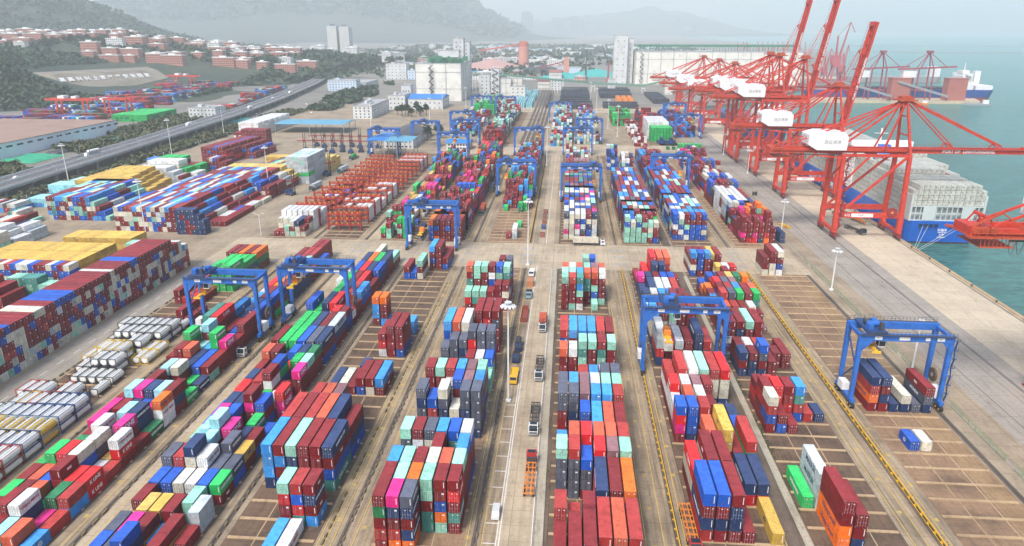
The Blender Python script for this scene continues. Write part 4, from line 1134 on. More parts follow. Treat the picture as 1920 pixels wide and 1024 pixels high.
place(make_truck('truck with navy container, nearest of three left of the crossroad rows', M['dgrey'], M['dgrey'], 'o'), -47.4, 386, 0, 'brown container on the nearest truck beside the far stacks')
place(make_truck('truck second from front in the lane left of the far stacks', M['dgrey'], M['dgrey'], 'N'), -47.6, 444, 0, 'navy container on the second truck beside the far stacks')
place(make_truck('truck third from front in the lane left of the far stacks', M['dgrey'], M['dgrey'], 'K'), -47.6, 474, 0, 'slate container on the third truck beside the far stacks')
place(make_truck('dark truck with bright green container by the reefer racks', M['dgrey'], M['dgrey'], 'G', boxlen=L20), -172, 553, R(-8), 'bright green container on the truck by the reefer racks')
place(make_truck('dark truck with pale container waiting near the forklift', M['dgrey'], M['dgrey'], 'k'), -164.5, 440, R(-6), 'pale container on the truck near the forklift')
place(make_truck('green truck with pale container by the tall grey stack', paint('cab_green', (.03,.25,.16)), M['dgrey'], 'k'), -164.2, 498, R(-6), 'pale container on the green truck by the tall stack')
place(make_truck('red tractor with long rusty chassis in the lane beside the yellow rail', paint('cab_red2', (.5,.03,.03)), M['orange'], L=12.4), 27.6, 118)
place(make_truck('black chassis truck parked on the quay under the nearest quay crane', M['dgrey'], M['dgrey']), 152.0, 361.5, R(15))
place(make_truck('black small truck farther along the quay by the ship', M['dgrey'], M['dgrey'], L=7), 155.6, 398, R(20))
place(make_truck('dark container truck beneath the blue gantry at the crossroad left', M['dgrey'], M['dgrey'], 'N'), -73.0, 338, 0, 'navy container under the orange spreader at the crossroad')
# parked lorries on the truck road's shoulder
def make_lorry(label, cm, bm_, n=5.0, mixer=False):
    root = thing('parked_lorry', label, 'lorry', group='lorries parked by the lamp mast')
    m = MB(); m.prism([(-.05, .5), (1.9, .5), (1.9, 2.5), (.35, 2.55), (.0, 1.5)], 'x', -1.1, 1.1); m.m = 1; m.prism([(.05, 1.6), (.34, 2.4), (.28, 2.42), (-.01, 1.6)], 'x', -.95, .95); m.build('cab', [cm, M['glass']], root)
    m = MB(); m.box(-.5, .5, 1.9, 1.9+n, .7, .95); m.build('frame', M['dgrey'], root)
    m = MB(); m.m = 0
    if mixer:
        m.cyl((-.2, 2.4, 2.0), (-.2, 2.0+n, 2.3), 1.0, .8, n=12); m.bar((.8, 2.2, 1.2), (.8, 2+n, 2.6), .3); m.cyl((.3, 2+n, 1.6), (.3, 2.6+n, 1.6), .6, n=10)
    else:
        m.box(-1.15, 1.15, 2.1, 1.9+n, .95, 1.1)
        for x in (-1.15, 1.05): m.box(x, x+.1, 2.1, 1.9+n, 1.1, 1.7)
        m.box(-1.05, 1.05, 1.8+n, 1.9+n, 1.1, 1.7); m.box(-1.05, 1.05, 2.1, 2.2, 1.1, 2.1); m.box(-.7, .5, 2.6, 4.2, 1.1, 1.6)
    m.build('body', bm_, root)
    wheels(root, [.9, 3.4, 4.7], 1.0, .48, .3)
    return root
navyp = paint('lorry_navy', (.02,.035,.12))
at(make_lorry('navy lorry with round drum body, farther of the two dark lorries', navyp, M['dgrey'], 4.6, True), (-14.3, 210, 0), 0)
at(make_lorry('navy lorry parked nose-out, nearer of the two dark lorries', navyp, M['dgrey'], 4.0), (-14.5, 201.5, 0), 0)
at(make_lorry('yellow crane lorry parked behind the lamp mast', M['yellow'], M['yellow'], 6.5), (-14.2, 187.5, 0), 0)
at(make_lorry('pale blue lorry parked near the crossroad', paint('lorry_paleblue', (.25,.38,.45)), M['dgrey'], 5), (-13.5, 258, 0), 0)
at(make_lorry('white box lorry parked nearest the crossroad', M['white'], M['white'], 5), (-13.8, 284, 0), 0)
o = MB(); o.box(-1.2, 1.2, 0, 5.5, .1, 2.4); o.box(-1.25, 1.25, -.05, .15, 0, 2.5); o.box(-1.25, 1.25, 5.4, 5.6, 0, 2.5)
at(tag(o.build('cargo_box', paint('box_orange', (.55,.22,.10))), 'orange cargo box between the white and blue lorries', 'box'), (-13.6, 272, 0))
m = MB(); m.box(-1.2, 1.2, 0, 12, .0, .35); m.box(-1.25, -1.1, 0, 12, .35, 1.0); m.box(1.1, 1.25, 0, 12, .35, 1.0); m.box(-1.2, 1.2, 11.8, 12, .35, 1.9); m.box(-1.2, 1.2, 0, .2, .35, 1.9)
at(tag(m.build('flat_rack', paint('rack_rust', (.25,.06,.04))), 'rusty red flat rack lying on the road shoulder', 'flat rack', 'flat racks on the ground'), (-14.0, 235, 0))
for q in range(5):
    o = MB(); o.box(-1.2, 1.2, 0, 6, .0, .3); o.box(-1.2, 1.2, 0, .2, .3, 1.2 + .3*(q % 2)); o.box(-1.2, 1.2, 5.8, 6, .3, 1.2); o.box(-.8, .8, 1, 5, .3, .8+.2*(q % 3))
    at(tag(o.build('flat_rack', paint('rack_rust%d' % q, [(.28,.09,.06), (.05,.08,.2), (.25,.08,.05), (.2,.1,.07), (.22,.08,.05)][q])), ['rusty flat rack nearest the junction corner', 'navy flat rack beyond the rusty one by the junction', 'rusty flat rack third from the junction', 'brown flat rack fourth from the junction', 'farthest brown flat rack along the far truck road'][q], 'flat rack', 'flat racks on the ground'), (-11.2, 345+q*11 + (4 if q else 0), 0), .03)
m = MB(); m.box(-.85, .85, 0, 4.4, .35, .95); m.prism([(.8, .95), (4.3, .95), (4.15, 1.6), (1.3, 1.62)], 'x', -.78, .78)
van = thing('parked_van', 'small silver van parked in the marked bay at the bottom', 'van', (-13.4, 126, 0))
m.build('body', M['galv'], van)
m = MB(); m.prism([(.88, 1.0), (1.3, 1.56), (1.36, 1.56), (.96, 1.0)], 'x', -.7, .7)
for x in (-.80, .785): m.box(x, x+.015, 1.3, 4.0, 1.05, 1.5)
m.build('windscreen', M['glass'], van); wheels(van, [.8, 3.5], .78, .33, .2)
vc = copy_tree(van); at(vc, (-24, 552, 0), 0, 'dark pickup on the far truck road before the second crossroad')
# reach stackers
def make_stacker():
    root = thing('reach_stacker', 'x', 'reach stacker', group='container handlers in the empties yard')
    m = MB(); m.box(-1.9, 1.9, 0, 6, .9, 2.2); m.box(-1.5, 1.5, 4, 6.2, 2.2, 3.0); m.build('chassis', M['gblue_dark'], root)
    m = MB(); m.box(-.8, .8, 2.2, 3.8, 2.2, 4.0); m.m = 1; m.box(-.75, .75, 2.15, 2.2, 2.6, 3.8); m.build('cab', [M['gblue_dark'], M['glass']], root)
    m = MB()
    for x in (-.9, .9): m.box(x-.2, x+.2, -.6, -.1, .4, 16)
    for z in range(2, 16, 2): m.box(-.9, .9, -.5, -.2, z, z+.25)
    m.build('mast', M['dgrey'], root)
    m = MB(); m.box(-6, 6, -1.3, -.8, 9.5, 10.1); m.box(-1, 1, -1, -.6, 8.6, 11); m.build('side_spreader', M['redd'], root)
    wheels(root, [.9, 5.2], 1.7, .85, .6); return root
s0 = make_stacker(); at(s0, (-171, 428, 0), R(65), 'tall mast empty handler beside the white topped stacks')
o = copy_tree(s0); at(o, (-168, 490, 0), R(70), 'tall mast empty handler behind the tall grey stack')
for q in range(16):
    o = copy_tree(s0); at(o, (-222 + (q % 8)*8, 590+(q//8)*28, 0), R(180*(q % 2)+8), 'dark mast container handler parked in the machine yard before the canopy', 'container handlers parked in the machine yard')

# ------------------------------------------------------------ tank containers
def make_tank(fr, body, lab):
    root = thing('tank_container', lab, 'tank container', group='tank containers in the tank yard')
    m = MB(); L = L20
    for y in (0, L):
        for x in (0, W_): m.bar((x, y, 0), (x, y, 2.55), .15)
        m.bar((0, y, .08), (W_, y, .08), .15); m.bar((0, y, 2.48), (W_, y, 2.48), .15)
        for x in (0, W_): m.bar((x, y, .3 if x else .3), (W_/2 + (0.7 if x else -.7), y, .1), .08)
    for x in (0, W_): m.bar((x, 0, .08), (x, L, .08), .14); m.bar((x, 0, 2.48), (x, L, 2.48), .12)
    m.build('frame', fr, root)
    m = MB(); c = (W_/2, 1.32); m.cyl((c[0], .35, c[1]), (c[0], L-.35, c[1]), 1.13, n=20, caps=False)
    for ys, ye in ((.35, .12), (L-.35, L-.12)): m.cyl((c[0], ys, c[1]), (c[0], ye, c[1]), 1.13, .8, n=20, caps=False); m.cyl((c[0], ye, c[1]), (c[0], ye+(-.03 if ye < 1 else .03), c[1]), .8, .3, n=20)
    m.build('tank_shell', body, root)
    m = MB(); m.box(W_/2-.3, W_/2+.3, .4, L-.4, 2.46, 2.52); m.cyl((W_/2, L/2, 2.3), (W_/2, L/2, 2.6), .3, n=10)
    m.build('catwalk', M['galv'], root)
    return root
tb = {'w': paint('tank_white', (.84,.84,.80), .55, .2, .8), 'y': paint('tank_yellow', (.72,.46,.05), .4, .3), 'c': paint('tank_cream', (.66,.62,.45), .4, .3)}
tf = {'k': paint('frame_black', (.03,.03,.035)), 'r': paint('frame_red', (.40,.05,.035)), 'y': paint('frame_yellow', (.65,.42,.04)), 'b': paint('frame_blue', (.02,.06,.2)), 'w': paint('frame_pale', (.35,.42,.45))}
protos = {}
FN = dict(k='black', r='red', y='yellow', b='blue', w='pale'); BN = dict(w='white', y='yellow', c='cream')
TY = [(119.5, 'kw kw kw kw kw rw rw rw', '22222222'), (126.0, 'rw kw ky kw kw rw rw rw', '22222222'), (132.4, 'kw kw kw kw kw kw rw rw', '22222222'), (138.9, 'kw kw yy kw kw kw bw bw', '22222222'), (145.3, 'ky ky yy wy wy wy wy wy', '22222222'),
      (151.8, 'kw ww bw bw bw bw bw bw', '22222222'), (158.2, 'kw kw yw rw kw bw bw bw', '12222222'), (164.6, 'rw rw kw rw rw kw kw kw', '22202200'), (164.7, 'kw', '0'), (171.2, 'kw kw kw kw kw kw kw kw', '00000010'),
      (178.4, 'kw kw kw kw kw kw kw kw', '00111110'), (184.8, 'kw kw kw kw kw kw kw kw', '01122200'), (192.0, 'yw yw yw yw yw yw yw yw', '11222011'), (198.5, 'yw yw yw kw kw kw yw yw', '11112211'), (205.2, 'kw kw kw kw kw kw kw kw', '12222220'), (211.8, 'kw kw kw kw kw kw kw kw', '22222220'), (218.2, 'kw kw kw rw kw kw kw kw', '11111110')]
lv = {0: 'lower', 1: 'upper'}
for bi, (y, types, hs) in enumerate(TY):
    ts = types.split()
    for j, hch in enumerate(hs):
        if j >= len(ts): continue
        for k in range(int(hch)):
            a, b = ts[j][0], ts[j][1]; key = ts[j]
            if key not in protos: protos[key] = make_tank(tf[a], tb[b], 'x'); o = protos[key]
            else: o = copy_tree(protos[key])
            at(o, (-150.9 + 2.75*j, y, k*2.62), 0, f'{BN[b]} tank in {FN[a]} frame, {lv[k]} layer, {ordl[j]} column, {ordl[bi]} bay of tank yard')
# ------------------------------------------------------------ lamp masts
def make_mast(h):
    root = thing('lamp_mast', 'x', 'lamp mast', group='high lamp masts')
    m = MB(); m.cyl((0, 0, 0), (0, 0, h), .30, .15, n=10); m.cyl((0, 0, 0), (0, 0, .5), .8, n=10); m.build('pole', M['white'], root)
    m = MB(); m.cyl((0, 0, h-1.0), (0, 0, h-.75), 1.5, n=14); m.cyl((0, 0, h-.2), (0, 0, h+.1), .9, 1.0, n=14)
    hd = m.build('lamp_ring', M['galv'], root)
    for q in range(10):
        a = 2*math.pi*q/10; x, y = 1.7*math.cos(a), 1.7*math.sin(a)
        m = MB(); m.bar((x*.8, y*.8, h-.9), (x*1.25, y*1.25, h-1.25), .5, .35); m.build('floodlight', M['white'], hd)
    return root
m30 = make_mast(30); m17 = make_mast(17.5)
lm = [(0, -322, 432, 'tall white lamp mast beside the highway, leftmost'), (0, -209.3, 328, 'tall white lamp mast before the large mixed block'), (0, -325, 563, 'second white lamp mast along the highway'), (0, -334, 676, 'third white lamp mast along the highway'),
 (0, -189, 433, 'tall white lamp mast beside the blue stacked corner'), (0, -14.8, 178, 'nearest tall white lamp mast on the truck road shoulder'), (0, -16.1, 300.3, 'tall white lamp mast at the crossroad on the truck road'), (0, -15.3, 544, 'tall white lamp mast before the second crossroad'),
 (1, 107.7, 278, 'white lamp mast at the apron fence, second from front'), (1, 111.1, 363, 'white lamp mast at the apron by the navy container'), (1, 131, 523, 'white lamp mast at the apron, fourth from front'), (1, 130, 604, 'white lamp mast at the apron, fifth from front'), (1, 106.8, 204.7, 'white lamp mast seen under the nearest right gantry'),
 (0, -210, 757, 'white lamp mast by the machine yard road'), (0, -147, 762, 'white lamp mast behind the blue roofed shed'), (0, -160, 918, 'white lamp mast near the white silo, left one'), (0, -128, 905, 'white lamp mast near the white silo, right one'),
 (0, 42, 760, 'left one of the paired masts before the dark pipe stacks'), (0, 48, 700, 'right one of the paired masts before the dark pipe stacks'), (0, 35, 905, 'lamp mast at the corner of the dark pipe stack'), (0, 30, 1010, 'far lamp mast beside the dark pipe stack'), (0, -100, 1010, 'far lamp mast beside the pale blue bundles')]
for i, (t, x, y, l) in enumerate(lm):
    src = (m30, m17)[t]
    if i == 0 or i == 8: o = src
    else: o = copy_tree(src)
    at(o, (x, y, 0), 0, l)
root = thing('street_lamp', 'thin curved street lamp on the left side of the near crossroad', 'street lamp', (-153.5, 336, 0))
m = MB(); m.cyl((0, 0, 0), (0, 0, 11), .16, .1, n=8); m.build('pole', M['white'], root)
m = MB(); m.bar((0, 0, 11), (-2, 0, 12), .12); m.box(-2.9, -1.8, -.15, .15, 11.95, 12.1); m.bar((0, 0, 11), (2, 0, 12), .12); m.box(1.8, 2.9, -.15, .15, 11.95, 12.1); m.build('lamp_arm', M['white'], root)
# ------------------------------------------------------------ ground and markings
def sheet(name, x0, x1, y0, y1, z, mat, seg=None):
    m = MB(); m.quad((x0, y0, z), (x1, y0, z), (x1, y1, z), (x0, y1, z)); return tag(m.build(name, M[mat]), kind='structure')
def poly(name, pts, z, mat, zb=None):
    me = bpy.data.meshes.new(name); bm = bmesh.new()
    vs_ = [bm.verts.new((x, y, z)) for x, y in pts]
    for t in tessellate_polygon([[Vector((x, y, 0)) for x, y in pts]]): bm.faces.new([vs_[i] for i in t])
    if zb is not None:
        lo = [bm.verts.new((x, y, zb)) for x, y in pts]
        for i in range(len(pts)):
            j = (i+1) % len(pts); bm.faces.new((vs_[i], lo[i], lo[j], vs_[j]))
    bmesh.ops.recalc_face_normals(bm, faces=bm.faces); bm.to_mesh(me); bm.free(); me.materials.append(M[mat])
    o = bpy.data.objects.new(name, me); col.objects.link(o); return tag(o, kind='structure')
poly('ground', [(-8800, -200), (167.3, -200), (167.3, 985), (320, 1110), (420, 1130), (420, 1180), (330, 1180), (420, 1330), (560, 1500), (640, 1800), (900, 2500), (1150, 3200), (1500, 14500), (-8800, 14500)], -0.02, 'land', -8)
sheet('yard', -330, 108.6, 60, 980, 0.0, 'conc')
sheet('apron', 108.6, 140, 60, 985, 0.0, 'apron'); sheet('quay', 140, 167.2, 60, 985, 0.0, 'quayc')
sheet('road_left', -163.6, -152.4, 60, 298, .006, 'apron')
for q in range(30): sheet('road_marking', -158.2, -157.95, 70+q*8, 73.6+q*8, .012, 'linew')
for q, y in enumerate((150, 175, 203, 231, 262)): pass
# truck lanes, rail beams and slabs of every row
segs = [(60, 296.0), (334.0, 590.0), (648.0, 905.0)]
def strip(name, x0, x1, z, mat, which=(0, 1, 2)):
    for i in which: sheet(name, x0, x1, segs[i][0], segs[i][1], z, mat)
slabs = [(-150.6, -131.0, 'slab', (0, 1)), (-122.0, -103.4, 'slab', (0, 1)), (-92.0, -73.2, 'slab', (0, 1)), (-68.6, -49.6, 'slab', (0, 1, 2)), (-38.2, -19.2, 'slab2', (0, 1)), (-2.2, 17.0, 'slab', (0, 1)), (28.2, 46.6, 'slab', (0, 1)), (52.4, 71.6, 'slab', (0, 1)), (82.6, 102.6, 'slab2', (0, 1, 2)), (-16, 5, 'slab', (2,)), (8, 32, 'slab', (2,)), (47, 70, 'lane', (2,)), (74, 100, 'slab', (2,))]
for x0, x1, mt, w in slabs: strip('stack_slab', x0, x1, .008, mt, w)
beams = MB()
bys = {-150.6: (60, 590), -122: (60, 590), -92: (60, 590)}
for x0, x1, mt, w in slabs:
    if mt == 'lane': continue
    for i in w:
        y = segs[i][0]+1.5
        while y < segs[i][1]:
            beams.box(x0+.3, x1-.3, y, y+.75, .0, .16); y += 6.1
tag(beams.build('sleeper_beams', M['beam']), kind='structure')
cross = MB()
for x0, x1, mt, w in slabs:
    if mt == 'lane': continue
    for i in w:
        n = 3
        for q in range(1, n): xx = x0+(x1-x0)*q/n; cross.box(xx-.12, xx+.12, segs[i][0]+1, segs[i][1]-1, .0, .05)
tag(cross.build('slab_joints', M['beam']), kind='structure')
for x in (-130.0, -126.6, -102.6, -100.0, -97.2, -72.0, -48.6, -46.0, -44.0): pass
lanes = [(-131.0, -122.6, 'lane'), (-103.2, -99.8, 'lane'), (-98.0, -92.2, 'pale'), (-73.0, -71.4, 'lane'), (-49.4, -45.2, 'lane'), (-43.4, -38.4, 'lane'), (-19.0, -15.6, 'lane'), (17.2, 24.2, 'lane'), (25.4, 28.0, 'lane'), (46.8, 51.2, 'dirt'), (71.8, 77.6, 'lane'), (79.2, 82.4, 'lane')]
for x0, x1, mt in lanes: strip('truck_lane', x0, x1, .006, mt, (0, 1))
for x0, x1 in ((-125.9, -124.4), (-99.6, -98.2), (-75.6, -74.2), (-71.2, -69.8), (-45.0, -43.8), (-17.6, -16.4), (-2.4-.5, -2.2), (24.3, 25.3), (77.7, 79.1), (103.0, 104.6)): strip('trench', x0, x1, .012, 'dirt', (0, 1))
# rails and bollard rows of the trenches
for x in (-98.9, -70.6, -44.4, -17.0, -125.1, 103.8):
    m = MB(); 
    for i in (0, 1): m.box(x-.09, x+.09, segs[i][0], segs[i][1], 0, .14)
    tag(m.build('cable_trench_rail', M['dgrey']), kind='structure')
blk = MB(); rb = random.Random(5)
for x in (-98.5, -70.3, -44.0, -16.7, -163.9+12.2, -125.4, -48.0):
    y = 90
    while y < 296:
        if rb.random() < .8: blk.box(x-.2, x+.2, y, y+.9+rb.random(), 0, .35+rb.random()*.2)
        y += 2.2+rb.random()*1.5
tag(blk.build('trench_cover_blocks', paint('block_yellowblack', (.20,.15,.08), .8, .7, 1.5)), 'rows of small concrete guard blocks along the cable trenches', 'guard blocks', None, 'stuff')
sheet('kerb_path', -4.9, -3.1, 60, 296, .02, 'kerb'); sheet('kerb_path', 50.6, 52.2, 60, 290, .03, 'kerb')
m = MB(); m.box(-5.05, -4.9, 60, 296, 0, .25); m.box(-3.1, -2.95, 60, 296, 0, .25); tag(m.build('kerb', M['kerb']), kind='structure')
for x, y0, y1 in ((-12.0, 60, 300), (-4.95-.35, 60, 296), (-9.0+.0, 334, 590)):
    sheet('road_line', x-.11, x+.11, y0, y1, .022, 'linew')
sheet('truck_road', -12.6, -5.3, 60, 590, .010, 'pale'); sheet('truck_road_shoulder', -15.4, -12.6, 60, 300, .009, 'lane'); sheet('road_line', -12.7, -12.5, 60, 196, .024, 'linew')
sheet('road_edge', -5.3, -4.95, 60, 296, .014, 'dirt')
for q in range(13): sheet('parking_line', -15.3, -12.7, 100+q*6.3, 100.25+q*6.3, .022, 'linew')
for x in (-127.2, -101.0, -96.0, -47.6, -46.2, -41.9, -18.6, -15.5, 18.2, 21.9, 26.4, 75.6, 73.0, 80.4, 46.9, -49.0):
    for i in (0, 1): sheet('yellow_line', x-.08, x+.08, segs[i][0], segs[i][1]-rb.random()*20, .020, 'liney')
num = MB(); rb2 = random.Random(8)
for x in (-101.8, -94.5, -46.9, -40.6, 20.0, 26.9, 74.4, 81.2, -19.0+.5):
    y = 95+rb2.random()*4
    while y < 290:
        num.m = 0
        for q in range(3): 
            if rb2.random() < .8: num.box(x-.5, x+.5, y+q*.38, y+q*.38+.17, .018, .026)
        num.box(x-.08, x+.1, y-.1, y+.9, .018, .027); y += 12.3
tag(num.build('slot_numbers', M['liney']), kind='structure')
# crossroads
sheet('crossroad', -163, 106, 296, 334, .015, 'pale'); sheet('crossroad', -110, 106, 590, 648, .015, 'pale'); sheet('crossroad', -110, 150, 905, 960, .015, 'pale')
tr = MB(); 
for x in (-98, -71, -44.6, -17, 24.6, 78):
    for dx in (-2.2, 1.2):
        for y in (303, 313, 323):
            tr.box(x+dx, x+dx+1.6, y, y+1.4, .018, .03); tr.box(x+dx, x+dx+1.6, y+2.2, y+3.6, .018, .03)
tag(tr.build('turning_plates', M['grey']), kind='structure')
# tracks
for x in (-42, -37.5, -33, -28.5, -24):
    m = MB()
    for s in (-.72, .72): m.box(x+s-.05, x+s+.05, 648, 1300, .1, .25)
    tag(m.build('rail_track', M['dgrey']), kind='structure')
    sheet('track_bed', x-1.6, x+1.6, 648, 1300, .03, 'dirt')
# crane rails and pits on the quay
for x in (QX, QX+31):
    m = MB(); m.box(x-.1, x+.1, 60, 985, 0, .06); m.box(x-.7, x-.45, 60, 985, 0, .04); tag(m.build('crane_rail', M['dgrey']), kind='structure')
sheet('quay_strip', 109.5, 117, 60, 985, .008, 'conc'); sheet('quay_strip', 122.0, 122.3, 60, 985, .012, 'dirt'); sheet('quay_strip', 130, 130.2, 60, 985, .012, 'dirt')
m = MB(); m.box(166.2, 167.8, 60, 985, -.5, .35); tag(m.build('quay_coping', M['beam']), kind='structure')
y = 70
bol = None; fen = None
bl = 0
while y < 980:
    if bol is None:
        b = MB(); b.cyl((0, 0, .35), (0, 0, .9), .3, .25, n=10); b.cyl((0, 0, .85), (0, 0, 1.1), .5, .45, n=10); bol = b.build('mooring_bollard', M['dgrey']); o = bol
        f = MB(); f.box(0, .9, -.9, .9, -3.6, -.4); f.m = 1; f.box(.9, 1.05, -1.1, 1.1, -3.8, -.2); fen = f.build('quay_fender', [M['black'], M['yellow']]); p = fen
    else: o = bol.copy(); col.objects.link(o); p = fen.copy(); col.objects.link(p)
    o.location = (165.9, y, 0); p.location = (167.3, y+4, 0)
    tag(o, 'black mooring bollard on the quay edge', 'bollard', 'mooring bollards along the quay edge'); tag(p, 'black rubber fender with yellow face on the quay wall', 'fender', 'fenders along the quay wall')
    y += 18
# yellow guard rails
def rail_fence(name, x, y0, y1, lab, mat, h=1.1, step=3.0):
    root = thing(name, lab, 'guard rail', (x, y0, 0), 0, 'yellow guard rails along the cable trenches')
    m = MB(); m.box(-.10, .10, 0, y1-y0, h-.35, h); m.box(-.3, -.2, 0, y1-y0, h-.9, h-.8); m.build('rail', mat, root)
    n = int((y1-y0)/step); p0 = None
    m = MB()
    for q in range(n+1): m.box(-.14, .14, q*step-.16, q*step+.16, 0, h-.35); m.box(-.45, -.10, q*step-.12, q*step+.12, .3, .55)
    o = m.build('posts', mat, root); o['kind'] = 'stuff'
    m = MB(); m.box(.12, .3, 0, y1-y0, .5, .62); m.build('trailing_cable', M['black'], root)
    return root
rail_fence('guard_rail', 78.6, 90, 297, 'yellow guard rail with black cable left of the rightmost gantry row', M['yellow'])
rail_fence('guard_rail', 24.9, 90, 297, 'yellow guard rail with black cable right of the truck road row', M['yellow'], .8)
rail_fence('guard_rail', -17.3, 335, 560, 'thin yellow guard rail left of the far truck road', M['yellow'], .8)
# green mesh fence along the apron
gm = paint('fence_green', (.20,.30,.12), .6, .4)
froot = thing('mesh_fence', 'green wire mesh fence between the stacks and the apron', 'fence', (108.4, 100, 0))
for q in range(64):
    y = q*3.4
    if q % 9 == 7: continue
    m = MB(); m.bar((0, y, 0), (0, y, 2.0), .1); m.bar((0, y, 1.95), (0, y+3.2, 1.95), .06); m.bar((0, y, .15), (0, y+3.2, .15), .06)
    for t in range(8): m.bar((0, y+t*.4, .15), (0, y+t*.4, 1.95), .03)
    o = m.build('fence_panel', gm, froot)
    if q > 90: break
# white fence of the yard by the highway
wroot = thing('white_fence', 'low white post fence along the yard edge by the highway', 'fence', (-333, 380, 0))
m = MB()
for q in range(100): m.box(-.2, .2, q*4.5, q*4.5+.5, 0, 2.6)
o = m.build('posts', M['white'], wroot); o['kind'] = 'stuff'
m = MB(); m.box(-.08, .08, 0, 450, .6, .8); m.box(-.08, .08, 0, 450, 1.8, 2.0); m.build('rail', M['white'], wroot)
# cable drums and pallets on the apron
for x, y, l in ((118.5, 450, 'black cable drum on the apron beside the last red stacks'), (152, 415, 'black cable reel lying on the quay beyond the trucks')):
    root = thing('cable_drum', l, 'cable drum', (x, y, 0)); m = MB()
    m.cyl((-1.2, 0, 1.4), (1.2, 0, 1.4), .8, n=12); m.build('core', M['black'], root)
    for s in (-1.2, 1.0): m = MB(); m.cyl((s, 0, 1.4), (s+.2, 0, 1.4), 1.4, n=16); m.build('flange', M['dgrey'], root)
root = thing('lifting_spreader', 'yellow spreader frame standing on the quay near the ship', 'spreader frame', (160, 383, 0), R(12))
m = MB(); m.box(-1.2, 1.2, 0, 12, 1.2, 1.6); m.box(-.6, .6, 3, 9, 1.6, 2.4); m.build('frame', M['orange'], root)
m = MB()
for x in (-1.1, 1.1):
    for y in (.3, 11.7): m.bar((x, y, 0), (x, y, 1.2), .3)
m.build('stand', M['yellow'], root)
m = MB(); m.box(-1, 1, 0, 9, .1, .5); m.box(-.8, .8, 2, 3, .5, 1.2); m.box(-1.6, 1.6, 7, 8, .3, .7)
at(tag(m.build('spreader_bar', M['yellow']), 'old yellow spreader bar lying on the apron by the rail', 'spreader bar'), (118, 372, 0), .3)
c_ = CONT[0]
body, roof, dl, dr = getset(L20, 2.6)
for (x, y, z, cc, l, LL) in ((99.4, 343.5, 0, 'N', 'navy container standing alone right of the magenta ended row', L40), (99.4, 343.5, 2.6, 'N', 'upper navy container standing right of the magenta ended row', L40), (-196, 300, 0, 'R', 'single maroon container lying behind the end of the long wall', L20)):
    bd, rf, a, b = getset(LL, 2.6); o = bpy.data.objects.new('shipping_container', bd); col.objects.link(o); o.location = (x + 5.5*(cc == 'N'), y, z+.03); o.color = (*PAL[cc], 1)
    tag(o, l, 'shipping container', 'lone containers')
    for me_, nm in ((rf, 'roof'), (a, 'door'), (b, 'door')): k = bpy.data.objects.new(nm, me_); col.objects.link(k); k.parent = o; k.color = (*PAL[cc], 1)
sheet('stack_slab_strip', 96.6, 102.4, 60, 292, .0125, 'tan')
# weeds along the kerb
wd = MB(); rw = random.Random(3)
for q in range(9000):
    if rw.random() < .7: x = 52.3 + abs(rw.gauss(0, .9)); y = rw.uniform(95, 215)
    elif rw.random() < .5: x = -2.7+rw.gauss(0, .25); y = rw.uniform(95, 290)
    else: x = rw.uniform(74, 81) ; y = rw.uniform(95, 200); x = 79.2+rw.gauss(0, .4)
    if noise.noise(Vector((x*.2, y*.12, 0))) < -.05: continue
    h = rw.uniform(.05, .22); a = rw.uniform(0, 3.14); dx, dy = .16*math.cos(a), .16*math.sin(a)
    wd.tri((x-dx, y-dy, .0), (x+dx, y+dy, .0), (x+rw.uniform(-.1, .1), y+rw.uniform(-.1, .1), h))
tag(wd.build('weeds', M['leaf2']), 'low green weeds growing along the pale kerb', 'weeds', None, 'stuff')
# ------------------------------------------------------------ highway
def path_mesh(pts, w0, w1, z0, z1):
    m = MB()
    for a, b in zip(pts, pts[1:]):
        a = Vector((*a, 0)); b = Vector((*b, 0)); d = (b-a).normalized(); n = Vector((d.y, -d.x, 0))
        p = [a+n*w0, b+n*w0, b+n*w1, a+n*w1]
        m.hexa([(q.x, q.y, z0) for q in p] + [(q.x, q.y, z1) for q in p])
    return m
hw = [(-335, 120), (-338, 250), (-341, 400), (-349, 520), (-358, 640), (-372, 800), (-398, 1000), (-440, 1250), (-520, 1650), (-640, 2200)]
hz = 7.0
hr = thing('highway_viaduct', 'grey elevated highway viaduct crossing behind the container yard', 'viaduct')
path_mesh(hw, -24, 0, hz-1.2, hz).build('deck', ground_mat('deck_concrete', (.40,.40,.40), (.30,.30,.30), 0, .2), hr)
path_mesh(hw, -23, -12.6, hz, hz+.05).build('carriageway', M['road'], hr); path_mesh(hw, -11.2, -1, hz, hz+.05).build('carriageway', M['road'], hr)
for a, b in ((-24, -23.5), (-12.2, -11.8), (-.5, 0)): path_mesh(hw, a, b, hz, hz+1.1).build('parapet', M['galv'], hr)
lm_ = path_mesh(hw, -18, -17.8, hz+.06, hz+.07); lm_.build('lane_line', M['linew'], hr); path_mesh(hw, -6.3, -6.1, hz+.06, hz+.07).build('lane_line', M['linew'], hr)
for q in range(34):
    y = 380+q*25.0
    x = [a[0]+(b[0]-a[0])*(y-a[1])/(b[1]-a[1]) for a, b in zip(hw, hw[1:]) if a[1] <= y <= b[1]][0]
    m = MB(); m.box(x-5, x+24*0-1, y-.8, y+.8, 0, hz-1.2)
    m = MB(); m.cyl((x-3, y, 0), (x-3, y, hz-1.9), .9, n=8); m.cyl((x+2-24, y, 0), (x+2-24, y, hz-1.9), .9, n=8); m.box(x-23.5, x-.5, y-.9, y+.9, hz-1.9, hz-1.2); m.build('pier', M['grey'], hr)
